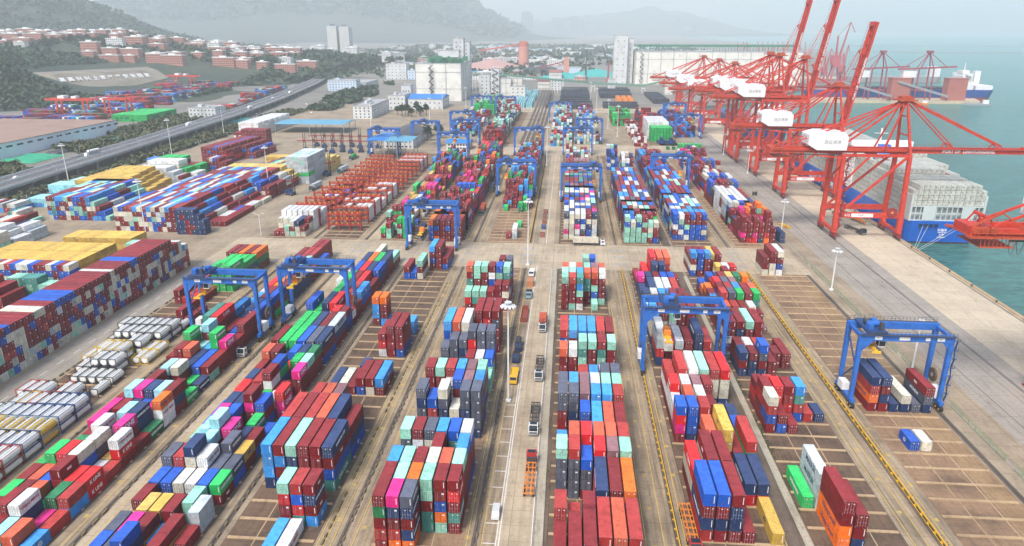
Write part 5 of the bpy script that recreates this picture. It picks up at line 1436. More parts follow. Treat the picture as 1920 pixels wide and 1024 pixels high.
def simple_lamp(h):
    root = thing('street_lamp', 'x', 'street lamp', group='street lamps along the highway'); m = MB(); m.cyl((0, 0, 0), (0, 0, h), .13, .08, n=6); m.build('pole', M['galv'], root)
    m = MB(); m.bar((0, 0, h), (2.0, 0, h+.4), .1); m.box(1.6, 2.6, -.15, .15, h+.3, h+.45); m.build('lamp_head', M['galv'], root); return root
sl = simple_lamp(10)
for q in range(14):
    o = sl if q == 0 else copy_tree(sl); at(o, (-378 - q*3.2, 400+q*36, 0), 0, 'thin grey street lamp on the planted verge behind the highway')
for q in range(9):
    o = copy_tree(sl); at(o, (-344-q*6, 400+q*60, hz if 0 else 0), R(180), 'thin grey street lamp between the highway and the container yard')
# traffic
def make_car(label, mat, L=4.4, H=1.5, truck=False):
    root = thing('highway_truck' if truck else 'car', label, 'truck' if truck else 'car', group='vehicles on the highway')
    if truck:
        m = MB(); m.box(-1.2, 1.2, 2.6, L, 1.1, 3.6); m.build('cargo_body', mat, root); m = MB(); m.prism([(0, .6), (2.2, .6), (2.2, 3.0), (.4, 3.0), (0, 1.8)], 'x', -1.15, 1.15); m.build('cab', M['white'], root); wheels(root, [1.0, L-1.2, L-2.6], 1.0, .5)
    else:
        m = MB(); m.prism([(0, .35), (L, .35), (L, .95), (L-.4, 1.0), (L-1.0, H), (1.6, H), (.95, .95), (0, .85)], 'x', -.85, .85); m.build('body', mat, root); wheels(root, [.8, L-.8], .8, .33, .2)
    return root
def hx(y): return [a[0]+(b[0]-a[0])*(y-a[1])/(b[1]-a[1]) for a, b in zip(hw, hw[1:]) if a[1] <= y <= b[1]][0]
cars = [(430, -15, 0, 'white car on the highway nearest the left edge'), (512, -15.5, 2, 'long car carrier loaded with white cars on the highway'), (690, -16, 1, 'white box truck on the highway below the white office'), (850, -7, 1, 'grey truck farther along the highway'), (985, -15, 0, 'pale car far along the highway'), (1060, -7, 1, 'pale truck far along the highway')]
for y, dx, t, l in cars:
    if t == 2:
        r_ = make_car(l, M['grey'], 16, 1.5, True)
        for q in range(5): m = MB(); m.prism([(4+q*2.5-.9, 3.6), (4+q*2.5+1.3, 3.6), (4+q*2.5+1.0, 4.7), (4+q*2.5-.4, 4.7)], 'x', -.9, .9); m.build('loaded_car', M['white'], r_)
    else: r_ = make_car(l, M['white'], 9 if t else 4.4, 1.5, bool(t))
    at(r_, (hx(y)+dx, y, hz+.05), R(-4))
# ------------------------------------------------------------ buildings
def win_grid(parent, x0, x1, y, z0, floors, n, fh=3.3, w=1.6, h=1.5, face='y-', other=None):
    m = MB()
    for f in range(floors):
        for q in range(n):
            c = x0+(x1-x0)*(q+.5)/n; z = z0+f*fh+1.0
            if face == 'y-': m.box(c-w/2, c+w/2, y-.06, y+.05, z, z+h)
            elif face == 'x+': m.box(y-.05, y+.06, c-w/2, c+w/2, z, z+h)
            elif face == 'x-': m.box(y-.06, y+.05, c-w/2, c+w/2, z, z+h)
    o = m.build('window', M['glass'], parent); o['kind'] = 'stuff'; return o
def block(name, label, cat, x0, x1, y0, y1, h, mat, roofmat=None, floors=0, n=6, parapet=.8, rz=0, group=None, nx=4, side='x+'):
    root = thing(name, label, cat, (x0, y0, 0), rz, group)
    w, d = x1-x0, y1-y0
    m = MB(); m.box(0, w, 0, d, 0, h); b = m.build('wall', mat, root)
    m = MB(); m.box(-.25, w+.25, -.25, d+.25, h+.003, h+.3)
    for a in ((-.25, w+.25, -.25, .1), (-.25, w+.25, d-.1, d+.25), (-.25, .1, .1, d-.1), (w-.1, w+.25, .1, d-.1)): m.box(a[0], a[1], a[2], a[3], h+.3, h+.3+parapet)
    r_ = m.build('roof', roofmat or mat, root)
    m = MB(); m.box(w*.2, w*.35, d*.4, d*.7, h+.3, h+3); m.box(w*.6, w*.64, d*.3, d*.5, h+.3, h+1.6); m.build('roof_hut', mat, r_)
    if floors:
        win_grid(root, 1, w-1, 0, .3, floors, n, (h-.5)/floors)
        win_grid(root, 1, d-1, w if side == 'x+' else 0, .3, floors, nx, (h-.5)/floors, face=side)
    return root
white = paint('wall_white', (.60,.61,.60), .7, .6, .08); cream = paint('wall_cream', (.66,.64,.58), .7, .3, .08); roofg = paint('roof_grey', (.38,.38,.38), .8, .5, .1); roofd = paint('roof_dark', (.10,.10,.11), .8, .4, .1)
blue = paint('roof_blue', (.03,.22,.62), .5, .3, .1); cyanr = paint('roof_cyan', (.12,.36,.50), .5, .3, .1); brownr = paint('roof_brown', (.34,.22,.17), .8, .4, .05); palew = paint('wall_paleblue', (.52,.62,.72), .6, .3, .05)
palew2 = paint('wall_warehouse', (.68,.75,.82), .6, .3, .05)
# warehouse left
root = thing('warehouse', 'long pale blue warehouse with flat brown roof at the left edge', 'warehouse', (-452, 430, 0), R(0))
x = -452
m = MB(); m.box(-120, 0, 0, 262, 0, 12); m.build('wall', palew2, root)
m = MB(); m.box(-120.5, .4, -.4, 262.4, 12.003, 12.6); m.build('roof', brownr, root)
m = MB()
for q in range(22): m.box(-.05, .08, 5+q*12, 12+q*12, 8.2, 9.6)
w_ = m.build('window', M['glass'], root); w_['kind'] = 'stuff'
for y in (95, 60): m = MB(); m.box(-.05, .1, y, y+9, 0, 6.5); m.build('door', M['dgrey'], root)
m = MB()
for q in range(24): m.box(0, .15, q*11, q*11+.4, 0, 12)
m.build('pilaster', M['white'], root)
greent = paint('tarp_green', (.03,.38,.20), .6, .3, .3); tealt = paint('tarp_teal', (.05,.40,.36), .6, .3, .3)
def tarp(x, y, w, d, mt, l, h=1.6):
    m = MB(); n = 8; rr = random.Random(int(x*3+y))
    pts = [[(x+w*i/n, y+d*j/n, .2 + (h*(.6+rr.random()*.6) if 0 < i < n and 0 < j < n else 0)) for j in range(n+1)] for i in range(n+1)]
    for i in range(n):
        for j in range(n): m.quad(pts[i][j], pts[i+1][j], pts[i+1][j+1], pts[i][j+1])
    tag(m.build('tarpaulin_pile', mt), l, 'covered pile', 'covered piles beyond the highway')
tarp(-448, 520, 34, 40, greent, 'bright green covered pile in front of the warehouse, near the left edge'); tarp(-445, 600, 34, 52, tealt, 'teal green covered pile at the warehouse corner'); tarp(-436, 560, 14, 26, M['dgrey'], 'dark junk pile between the two green covered piles')
tarp(-425, 690, 30, 22, cyanr, 'blue covered pile right of the warehouse'); tarp(-400, 770, 32, 45, tealt, 'green covered pile before the white office beyond the highway'); tarp(-435, 650, 24, 26, M['grey'], 'grey scrap pile right of the warehouse corner')
block('office_building', 'white office building beyond the highway with flat roof', 'office', -434, -402, 800, 826, 13, white, roofg, 3, 7)
block('office_building', 'small pale three-storey office at the end of the goods yard', 'office', -400, -352, 1195, 1220, 17, palew, roofg, 4, 9)
block('office_building', 'white long office with many windows before the dark trees', 'office', -248, -226, 822, 905, 14, white, roofg, 4, 4, nx=12)
block('office_building', 'white block behind the long white office', 'office', -232, -210, 925, 960, 17, white, roofg, 3, 4)
block('office_building', 'pale stepped building with turret behind the white office', 'office', -225, -212, 972, 990, 26, white, roofg, 3, 3)
block('office_building', 'white six-storey block standing alone below the hillside town', 'office', -655, -630, 1530, 1550, 30, white, roofg, 6, 4)
block('office_building', 'white office block left of the white silo', 'office', -372, -330, 1480, 1510, 30, white, roofg, 5, 5)
block('office_building', 'low pale annex right of the white office near the silo', 'office', -328, -300, 1480, 1500, 18, palew, roofg, 3, 4)
block('shed', 'long grey shed by the railway left of the silo', 'shed', -420, -350, 1250, 1330, 9, paint('wall_grey', (.42,.45,.48)), roofg)
# sheds with gable roofs
def gable(name, label, cat, x0, x1, y0, y1, h, rh, wm, rm, along='y', open_=False):
    root = thing(name, label, cat, (x0, y0, 0)); w, d = x1-x0, y1-y0
    if open_:
        for x in (0, w/2, w):
            for y in (0, d/2, d): m = MB(); m.bar((x, y, 0), (x, y, h), .45); m.build('column', M['grey'], root)
    else: m = MB(); m.box(0, w, 0, d, 0, h); m.build('wall', wm, root); win_grid(root, 1, w-1, 0, 0, 2, 7, h/2-.2, 1.8, 1.2); win_grid(root, 1, d-1, w, 0, 2, 9, h/2-.2, 1.8, 1.2, face='x+')
    m = MB()
    if along == 'y': m.prism([(-.8, h), (w+.8, h), (w/2, h+rh)], 'y', -.8, d+.8)
    else: m.prism([(-.8, h), (d+.8, h), (d/2, h+rh)], 'x', -.8, w+.8)
    m.build('roof', rm, root); return root
gable('shed', 'white hall with bright blue gable roof before the silo', 'hall', -207, -162, 930, 985, 13, 4, white, blue, 'x')
gable('shed', 'open pavilion with twin blue canopies beside the blue gantries', 'pavilion', -160, -146, 560, 600, 15, .8, None, blue, 'y', True)
gable('shed', 'second blue canopy of the pavilion, lower and lighter', 'pavilion', -145, -124, 556, 585, 15, .5, None, cyanr, 'y', True)
gable('shed', 'white building with dark pitched roof beside the pavilion', 'building', -160, -134, 615, 700, 9, 4, white, roofd, 'y')
gable('shed', 'small white hut with light blue roof between the gantries', 'hut', -104, -84, 610, 630, 6, 2, white, blue, 'x')
gable('parking_canopy', 'wide light blue canopy over parked container handlers', 'canopy', -292, -222, 700, 740, 9, 1.2, None, cyanr, 'x', True)
gable('shed', 'white gabled building behind the green conveyor', 'building', 20-60, 5-20, 1500, 1540, 14, 5, white, paint('roof_terracotta', (.35,.13,.10)), 'x')
gable('shed', 'small factory building with maroon roof behind the pipe stacks', 'building', -52, -32, 1245, 1275, 14, 3, cream, paint('roof_maroon', (.25,.06,.06)), 'x')
block('office_building', 'white windowed block at the end of the maroon roofed factory', 'office', -31, -8, 1240, 1262, 17, white, roofg, 4, 4)
block('small_tower', 'small white two-window tower behind the dark pipe stacks', 'tower', 64, 76, 1210, 1222, 20, white, roofg, 2, 2)
block('transfer_tower', 'pale conveyor transfer tower before the right silos', 'tower', 152, 164, 1170, 1182, 30, cream, roofg, 3, 1)
# left silos
def silo_bank(label, x0, y0, nx, ny, r, h, mat, topdeck=None, rz=0):
    root = thing('silo_bank', label, 'silo', (x0, y0, 0), rz)
    m = MB(); W = nx*2*r; D = ny*2*r
    seg = 10
    pts = []
    for i in range(nx): pts += [(i*2*r + r - r*math.cos(math.pi*q/seg), -r*.05*math.sin(math.pi*q/seg)) for q in range(seg)]
    for j in range(ny): pts += [(W + r*.05*math.sin(math.pi*q/seg), j*2*r + r - r*math.cos(math.pi*q/seg)) for q in range(seg)]
    for i in range(nx): pts += [(W - (i*2*r + r - r*math.cos(math.pi*q/seg)), D + r*.05*math.sin(math.pi*q/seg)) for q in range(seg)]
    for j in range(ny): pts += [(-r*.05*math.sin(math.pi*q/seg), D-(j*2*r + r - r*math.cos(math.pi*q/seg))) for q in range(seg)]
    m.prism(pts, 'z', 0, h); m.build('silo_wall', mat, root)
    m = MB(); m.box(-.5, W+.5, -.5, D+.5, h+.003, h+1.2); rf = m.build('roof', roofg, root)
    m = MB()
    for i in range(nx+1): m.box(i*2*r-.25, i*2*r+.25, -r*.05-.3, .2, 0, h)
    for j in range(ny+1): m.box(W-.2, W+.45, j*2*r-.25, j*2*r+.25, 0, h)
    m.box(-.3, W+.3, -r*.05-.3, .2, h*.33, h*.33+.4); m.box(-.3, W+.3, -r*.05-.3, .2, h*.78, h*.78+.4); m.build('drain_pipe', M['grey'], root)
    return root, W, D
sm = paint('silo_white', (.74,.72,.65), .7, .5, .05)
s_, W, D = silo_bank('pale silo bank with green machinery on its roof', -219, 1040, 3, 4, 11.0, 51, sm)
m = MB()
for q in range(10):
    a, b = (20, 26) if q % 2 else (26, 20); m.bar((a, -3.6, 4+q*4.6), (b, -3.6, 4+(q+1)*4.6), .4, 1.2); m.box(19, 27, -4.2, -3.0, 4+q*4.6-.1, 4+q*4.6+.1)
m.build('stair', M['dgrey'], s_)
gdeck = paint('machinery_green', (.06,.20,.12), .6, .5, .2)
m = MB(); rg = random.Random(9)
for q in range(60): x, y = rg.uniform(12, W-6), rg.uniform(3, D-4); m.box(x, x+rg.uniform(2, 8), y, y+rg.uniform(1, 4), 52.2, 52.2+rg.uniform(2, 8))
for q in range(26): m.bar((12+q*2, 2, 52), (12+q*2, 2, 60), .3)
m.box(10, W-2, 1.5, 3.5, 59, 60.5); m.build('roof_machinery', gdeck, s_)
t_ = block('headhouse_tower', 'white windowed tower rising behind the left silo bank', 'tower', -185, -169, 1180, 1200, 83, white, roofg, 12, 2)
t_ = block('headhouse_tower', 'second white tower behind the left silo bank, farther right', 'tower', -177, -165, 1225, 1245, 77, white, roofg, 12, 1)
block('gallery', 'white upper gallery behind the green silo roof', 'gallery', -205, -172, 1150, 1165, 66, white, roofg, 0)
block('stair_tower', 'white tower with zigzag stairs right of the left silos', 'tower', -112, -101, 1060, 1072, 44, white, roofg, 5, 2)
m = MB()
st = [o for o in col.objects if o.get('label', '').startswith('white tower with zigzag')][0]
for q in range(9): a, b = (1, 10) if q % 2 else (10, 1); m.bar((a, -1.2, 2+q*4.6), (b, -1.2, 2+(q+1)*4.6), .4, 1)
m.build('stair', M['dgrey'], st)
for q in range(2): 
    s_, _, _ = silo_bank(['small pale silo row right of the stair tower', 'second small silo row right of the stair tower'][q], -98+q*16, 1062+q*10, 2, 1, 3.6, 30, cream)
block('office_building', 'cream low factory building right of the small silos', 'factory', -84, -62, 1050, 1066, 20, cream, roofg, 4, 3)
block('office_building', 'white narrow block between silo and stair tower', 'office', -136, -120, 1110, 1122, 32, white, roofg, 6, 2)
# right silos and big tower
s_, W, D = silo_bank('long white silo bank on the right behind the red cranes', 123, 1390, 13, 3, 11.6, 57, sm)
m = MB(); m.box(4, W-4, D*.4, D*.4+7, 66, 70)
for q in range(52): m.bar((5+q*5.6, D*.4, 58), (5+q*5.6, D*.4, 66), .6); m.bar((5+q*5.6, D*.4+7, 58), (7.8+q*5.6, D*.4+7, 66), .4)
m.build('conveyor_gallery', gdeck, s_)
m = MB()
for q in range(13): a, b = (0, 6) if q % 2 else (6, 0); m.bar((8+a, -3.6, 2+q*4.2), (8+b, -3.6, 2+(q+1)*4.2), .5, 1.2)
m.build('stair', M['dgrey'], s_)
block('headhouse_tower', 'tall white tower with paired windows at the end of the right silo bank', 'tower', 83, 108, 1400, 1428, 86, white, roofg, 8, 2, nx=3)
block('headhouse_tower', 'narrow rear part of the tall white silo tower', 'tower', 109, 120, 1415, 1440, 80, white, roofg, 8, 1)
salmon = paint('wall_salmon', (.60,.26,.19), .7, .3, .05)
root = thing('round_silo', 'round salmon coloured silo tower with inclined red conveyor', 'silo', (-123, 2000, 0)); m = MB(); m.cyl((0, 0, 0), (0, 0, 52), 14, n=24); m.build('silo_wall', salmon, root)
m = MB(); m.cyl((0, 0, 52), (0, 0, 62), 13, n=24); m.box(-10, 10, -8, 8, 62, 66); m.build('roof_house', paint('roof_red', (.50,.14,.10)), root)
m = MB(); m.bar((-14, 0, 57), (-125, 30, 40), 4, 4)
for q in range(6): m.bar((-25-q*18, 3+q*5, 0), (-25-q*18, 3+q*5, 55-q*3), .8)
m.build('conveyor', paint('conveyor_red', (.50,.12,.09)), root)
root = thing('cone_silo', 'small orange hopper tower between the salmon silo and big tower', 'tower', (-6, 1620, 0)); m = MB(); m.box(-6, 6, -6, 6, 8, 32); m.prism([(-6, 32), (6, 32), (3, 40), (-3, 40)], 'y', -6, 6); m.build('hopper', salmon, root); m = MB(); m.box(-4, 4, -4, 4, 0, 8); m.bar((-4, 0, 30), (-60, 20, 16), 2.5, 2.5); m.build('leg_frame', M['redd'], root)
# green conveyor across the yard
root = thing('conveyor_gallery', 'long green inclined conveyor crossing behind the yards', 'conveyor', (0, 0, 0)); m = MB()
pth = [(-150, 1160, 30), (-95, 1175, 28), (-20, 1190, 20), (40, 1200, 15), (120, 1190, 12), (158, 1176, 22)]
for a, b in zip(pth, pth[1:]): m.bar(a, b, 3.2, 3.0)
m.build('gallery', paint('conveyor_green', (.13,.27,.20), .6, .4, .1), root)
for (x, y, z) in pth[:-1]: 
    m = MB(); m.bar((x-2.5, y, 0), (x-2.5, y, z), .8); m.bar((x+2.5, y, 0), (x+2.5, y, z), .8); m.box(x-2.5, x+2.5, y-.4, y+.4, z*.6, z*.6+1); m.build('trestle', M['white'], root)
# pipe stacks (each bundle long and dark) and pale blue bundles
dark = paint('pipe_black', (.035,.04,.055), .6, .4, .3)
def pile(name, x0, x1, y0, y1, h, mat, label, n=None, grp=None):
    m = MB(); n = n or max(2, int((x1-x0)/2.4)); rr = random.Random(int(x0*7+y0))
    ny = max(1, int((y1-y0)/13))
    for j in range(ny):
        ya, yb = y0+(y1-y0)*j/ny, y0+(y1-y0)*(j+1)/ny-1.0; hh = h*(.85+.3*rr.random())
        for i in range(n):
            xa, xb = x0+(x1-x0)*i/n, x0+(x1-x0)*(i+.88)/n
            m.hexa([(xa, ya, 0), (xb, ya, 0), (xb, yb, 0), (xa, yb, 0), (xa+.3, ya+.3, hh), (xb-.3, ya+.3, hh), (xb-.3, yb-.3, hh), (xa+.3, yb-.3, hh)])
    tag(m.build(name, mat), label, 'stacked steel', grp)
for q, (a, b) in enumerate([(942, 1008), (1016, 1092), (1100, 1165), (1172, 1230)]): pile('pipe_stack', -12, 32, a, b, 6, dark, f'dark pipe stack right of the railway, {ordl[q]} from the front', None, 'dark stacks of steel pipe')
for q, (a, b) in enumerate([(955, 990), (1100, 1165), (1172, 1235)]): pile('pipe_stack', 46 + q*1.5, 92 + q*3, a, b, 6, dark, f'dark pipe stack before the right silos, {ordl[q]} from the front', None, 'dark stacks of steel pipe')
pile('pipe_stack', 118, 140, 1020, 1160, 6, dark, 'small slanting dark pipe stack near the crimson portal crane', None, 'dark stacks of steel pipe')
pile('orange_bundle', 68, 92, 1030, 1044, 7, M['orange'], 'nearer orange bundle on the dark pipe stacks', 3, 'orange bundles'); pile('orange_bundle', 68, 92, 1062, 1076, 7, M['orange'], 'farther orange bundle on the dark pipe stacks', 3, 'orange bundles')
aq = paint('wrap_aqua', (.22,.50,.56), .4, .3, .3)
ra = random.Random(21)
for q in range(16):
    x = -74 + (q % 3)*9 + ra.uniform(-1, 1); y = 955 + (q//3)*46 + ra.uniform(-4, 4)
    pile('wrapped_bundle', x, x+8, y, y+36, 5+ra.random()*2.5, aq, f'pale blue wrapped bundle left of the railway, {ordl[q//3]} row', 3, f'pale blue wrapped bundles row {q//3}')
root = thing('goods_train', 'dark goods train standing on the far railway tracks', 'train', (-28.5, 960, 0))
for q in range(14): m = MB(); m.box(-1.5, 1.5, q*15, q*15+14, 1.0, 3.4); m.box(-1.3, 1.3, q*15+.5, q*15+13.5, .4, 1.0); m.build('wagon', M['dgrey'], root)
root = thing('locomotive', 'pale locomotive standing under the blue gantry on the tracks', 'locomotive', (-33, 600, 0)); m = MB(); m.box(-1.5, 1.5, 0, 17, 1.0, 3.0); m.box(-1.6, 1.6, 2, 5, 3.0, 4.6); m.box(-1.1, 1.1, 5, 16, 3.0, 3.9); m.build('body', M['galv'], root); m = MB(); m.box(-1.55, 1.55, 1.95, 2.0, 3.4, 4.3); m.build('windscreen', M['glass'], root); wheels(root, [2, 4, 13, 15], .75, .5)
# far cranes
blk_c = paint('crane_navy', (.05,.07,.12)); pur = paint('crane_purple', (.34,.06,.09), .6, .3)
def lattice_crane(label, x, y, h, mat, lean=8):
    root = thing('mobile_crane', label, 'crane', (x, y, 0), 0); m = MB(); m.box(-4, 4, -4, 4, 0, 6); m.bar((0, 0, 6), (0, 0, h*.55), 4, 4, 2.5, 2.5); m.build('tower', mat, root); m = MB(); m.bar((0, 0, h*.5), (lean, 0, h), 1.4, 1.4, .6, .6); m.build('jib', M['dgrey'] if lean < 0 else mat, root)
lattice_crane('dark tower crane left of the big white tower', 34, 1500, 62, blk_c, 1); lattice_crane('purple crane with dark leaning boom beside the big white tower', 76, 1440, 70, pur, -14)
src = make_portal(30)
for c in src.children_recursive: c.data = c.data.copy(); c.data.materials.clear(); c.data.materials.append(paint('crane_rosy', (.48,.10,.12), .6, .2))
spots = [(690+q*32, 2300+q*52) for q in range(0)]
xs = [1381, 1394, 1400, 1421, 1430, 1439, 1448, 1457, 1466, 1475, 1486, 1498, 1508]
first = True
for q, px in enumerate(xs):
    Y = 2350; X = ((px-960)/FPX*(Y*1.0) ) ; X = X/1.0*1.0
    a_ = (px-960)/FPX; dirx = FW.x + a_*RT.x + .3*UP.x; diry = FW.y + a_*RT.y + .3*UP.y
    X = dirx/diry*Y
    o = src if first else copy_tree(src); first = False
    at(o, (X, Y, 0), R(90+(q*37) % 40), 'rosy portal crane in the far row on the horizon', 'portal cranes in the far row')
    for c in ([o]): c.scale = (.9, .9, 1.15)
for q, (px, Y, s, l) in enumerate([(1565, 1500, 2.1, 'large rosy portal crane with tall jib behind the raised booms'), (1545, 1450, 1.2, 'smaller rosy crane left of the large one behind the booms'), (1578, 1480, 1.3, 'smaller rosy crane right of the large one behind the booms')]):
    a_ = (px-960)/FPX; X = (FW.x + a_*RT.x + .28*UP.x)/(FW.y + a_*RT.y + .28*UP.y)*Y
    o = copy_tree(src); at(o, (X, Y, 0), R(20*q), l, 'rosy portal cranes at the middle berth'); o.scale = (s, s, s)
# bulk berth and ship
poly('bulk_pier', [(300, 1098), (585, 1085), (600, 1130), (300, 1150)], 1.0, 'quayc', -8)
poly('middle_pier', [(400, 1560), (760, 1560), (760, 1620), (400, 1620)], 1.0, 'quayc', -8)
rust = paint('hopper_rust', (.42,.13,.10), .7, .3, .1)
for x, l in ((462, 'rust red hopper house on the bulk pier, left one'), (540, 'rust red hopper house on the bulk pier, right one')):
    root = thing('hopper_house', l, 'hopper', (x, 1090, 1)); m = MB(); m.box(0, 26, 0, 16, 0, 30); m.build('wall', rust, root); m = MB(); m.box(-.5, 26.5, -.5, 16.5, 30.003, 31); m.build('roof', rust, root); m = MB(); m.bar((0, -3, 6), (-70, 0, 26), 3, 3); m.build('conveyor', M['grey'], root)
def unloader(x, l):
    root = thing('grab_unloader', l, 'crane', (x, 1108, 1), R(0), 'purple grab unloaders on the bulk pier'); mt = pur
    m = MB()
    for a in (-11, 11):
        for b in (-8, 8): m.bar((a, b, 0), (a*.9, b*.9, 44), 1.6)
    m.box(-12, 12, -8, -6.5, 12, 14); m.box(-12, 12, 6.5, 8, 12, 14); m.build('portal_leg', mt, root)
    m = MB(); m.bar((-36, 0, 42), (44, 0, 46), 3.0, 2.2); m.build('boom', mt, root)
    m = MB(); m.bar((-8, -6, 44), (4, 0, 66), 1.2); m.bar((-8, 6, 44), (4, 0, 66), 1.2); m.bar((10, -6, 44), (4, 0, 66), 1.2); m.bar((10, 6, 44), (4, 0, 66), 1.2); m.bar((4, 0, 66), (30, 0, 46), .8); m.bar((4, 0, 66), (-32, 0, 43), .8); m.box(0, 8, -3, 3, 65, 68); m.build('apex_frame', mt, root)
    m = MB(); m.box(-30, -12, -5, 5, 31, 40); m.build('machinery_house', M['white'], root)
unloader(446, 'purple grab unloader over the bulk carrier, left one'); unloader(511, 'purple grab unloader over the bulk carrier, right one')

def hull(root, L, B, zt, zb, mat, matlow, stern_flat=True, zw=-2.0):
    # plan outline, bow at y=L
    def outline(b, l0, l1):
        pts = [(-b, l0+2.0), (-b+2.0, l0)] if stern_flat else [(-b, l0+12), (-b*.7, l0+3), (-b*.3, l0)]
        pts2 = [(b-2.0, l0), (b, l0+2.0)] if stern_flat else [(b*.3, l0), (b*.7, l0+3), (b, l0+12)]
        bow = []
        for q in range(9): t = q/8; bow.append((b*math.cos(t*math.pi/2)**.8 if t < 1 else 0, l1-L*.18+L*.18*math.sin(t*math.pi/2)))
        right = pts2 + [(x, y) for x, y in bow]; left = [(-x, y) for x, y in reversed(bow[:-1])] + pts
        return right + left
    def loft(a, za, b, zb_, mt, name):
        m = MB(); n = len(a)
        for i in range(n):
            j = (i+1) % n; m.quad((*a[i], za), (*a[j], za), (*b[j], zb_), (*b[i], zb_))
        if name == 'hull': k = len(m.v); m.v += [(*p, zb_) for p in b]; m.f.append(tuple(range(k, k+n))); m.mi.append(0)
        return m.build(name, mt, root)
    A = outline(B/2*.94, 3, L-6); C_ = outline(B/2, 0, L)
    loft(outline(B/2*.90, 7, L-8), zb, A, zw, matlow, 'boot_topping'); loft(A, zw, C_, zt, mat, 'hull')
hb_ = paint('hull_blue', (.010,.15,.66), .4, .3, .1); hbd = paint('hull_deep_blue', (.012,.07,.30), .4, .3, .1); hred = paint('hull_red', (.30,.04,.03), .5, .4)
ship = thing('container_ship', 'blue container ship with pale grey containers moored at the quay', 'ship', (188.5, 358, 0))
hull(ship, 262, 36, 9.0, -7, hb_, hred, zw=-2.6)
sg = paint('ship_grey', (.52,.58,.56), .5, .3)
m = MB()
for q in range(15): m.box(-17.5+q*2.5-.2, -17.5+q*2.5+.2, .5, 1.2, 9, 16.5)
m.box(-17.6, 17.6, .4, 1.3, 12.4, 12.8); m.box(-17.6, 17.6, .4, 1.3, 9.0, 9.4); m.box(-17.8, 17.8, .3, 14, 16.0, 16.6); m.box(-17.6, 17.6, 12, 12.4, 9.0, 16)
for x in (-11.5, 7): m.box(x, x+6, .2, .6, 9.3, 16)
for x in (-17.9, 16.9): m.box(x, x+1.0, .2, 13, 9, 22)
m.build('stern_frame', sg, ship)
m = MB(); m.box(-17.2, 17.2, 2.6, 2.9, 9.05, 15.9); m.build('stern_bulkhead', paint('bulkhead_grey', (.46,.50,.48)), ship)
m = MB()
for x in (-12.4, -9.9, -7.4, -4.9, 2.5, 5, 7.5, 10): m.box(x, x+1.7, -.1, .1, 6.0, 7.4)
m.m = 1
for x in (-12.4, -9.9, -7.4, -4.9, 2.5, 5, 7.5, 10): m.box(x-.12, x+1.82, -.06, .06, 5.88, 7.52)
m.build('mooring_port', [M['glass'], hbd], ship)
for t, s, z in (('天福河', 1.5, 4.4), ('TIAN FU HE', .75, 3.2), ('上海', 1.4, 1.9), ('SHANGHAI', .75, .8)): letter(t, s, 'letter', ship, (-1.0, -.35 + (0.0), z), (R(90-9), 0, 0), 'name_lettering', ext=.02, bold=.02)
letter('COSCO SHIPPING', 7.2, 'letter', ship, (-18.2, 124, 3.2), (R(90), 0, R(-90)), 'hull_lettering', ext=.12, bold=.12)
# accommodation and containers on deck
m = MB(); m.box(-17, 17, 82, 94, 9, 33); m.box(-18, 18, 86, 93, 33, 35.5)
for z in range(12, 30, 3): m.box(-17.3, 17.3, 81.6, 94.4, z, z+.25)
acc = m.build('accommodation_block', M['white'], ship)
m = MB()
for z in range(12, 30, 3):
    for q in range(14): m.box(-15.8+q*2.3, -14.6+q*2.3, 81.85, 81.95, z+1.1, z+2.0); 
m.build('window', M['glass'], acc)
m = MB(); m.box(-6, 2, 76, 81, 9, 32); m.box(-5, 1, 76.5, 80.5, 32, 35); m.build('funnel', hb_, ship)
m = MB(); m.bar((0, 90, 35), (0, 90, 43), .8); m.bar((-4, 90, 40), (4, 90, 40), .3); m.build('radar_mast', M['white'], ship)
ws = MB(); 
for q in range(6): ws.box(-18.4, -17.6, 78+q*2.8, 78.3+q*2.8, 9, 20)
for z in (9, 13, 17, 20): ws.box(-18.4, -17.8, 78, 92.4, z, z+.3)
ws.build('gangway_frame', M['white'], ship)
# deck stow (same kind, beyond the 300 largest): grey boxes bay by bay
vv, ff, cc_ = [], [], []
rsx = random.Random(77)
def deckbay(y, tiers_l, n=14, z0=16.6, ln=12.19):
    for j in range(n):
        t = tiers_l[j] if hasattr(tiers_l, '__len__') else tiers_l
        for k in range(t):
            x0 = -17.5 + j*2.5; b = rsx.uniform(.9, 1.06); c = (.56*b, .57*b, .50*b) if rsx.random() < .992 else (.35, .06, .05)
            a = [(x0, y, z0+k*2.6+.12), (x0+2.22, y, z0+k*2.6+.12), (x0+2.22, y+ln, z0+k*2.6+.12), (x0, y+ln, z0+k*2.6+.12)]; tp_ = [(p[0], p[1], z0+k*2.6+2.52) for p in a]
            n0 = len(vv); vv.extend(a + tp_)
            for f in ((4,5,6,7),(0,1,5,4),(1,2,6,5),(2,3,7,6),(3,0,4,7)): ff.append(tuple(n0+i for i in f)); cc_.extend([*c, 1]*4)
            for xq, wq, za, zb, cq in ((.25, .35, 1.3, 1.9, .12), (1.1, .07, .3, 2.3, .15)):
                n0 = len(vv); vv.extend([(x0+xq, y-.03, z0+k*2.6+za), (x0+xq+wq, y-.03, z0+k*2.6+za), (x0+xq+wq, y-.03, z0+k*2.6+zb), (x0+xq, y-.03, z0+k*2.6+zb)]); ff.append((n0, n0+1, n0+2, n0+3)); cc_.extend([cq, cq, cq, 1]*4)
tl = [3]*14; tl[13] = 2; tl[0] = 2
deckbay(.8, [3]+[4]*11+[4, 3]); deckbay(15.2, [6]+[7]*12+[6], z0=9.1); deckbay(28, [7]+[8]*10+[7]*3, z0=9.1); deckbay(40.8, [7]+[8]*13, z0=9.1); deckbay(53.6, 8, z0=9.1); deckbay(66, [8]*9+[9]*5, z0=9.1)
for q in range(9): deckbay(97+q*13.2, [8]*14 if q < 7 else [6]*14, z0=9.1)
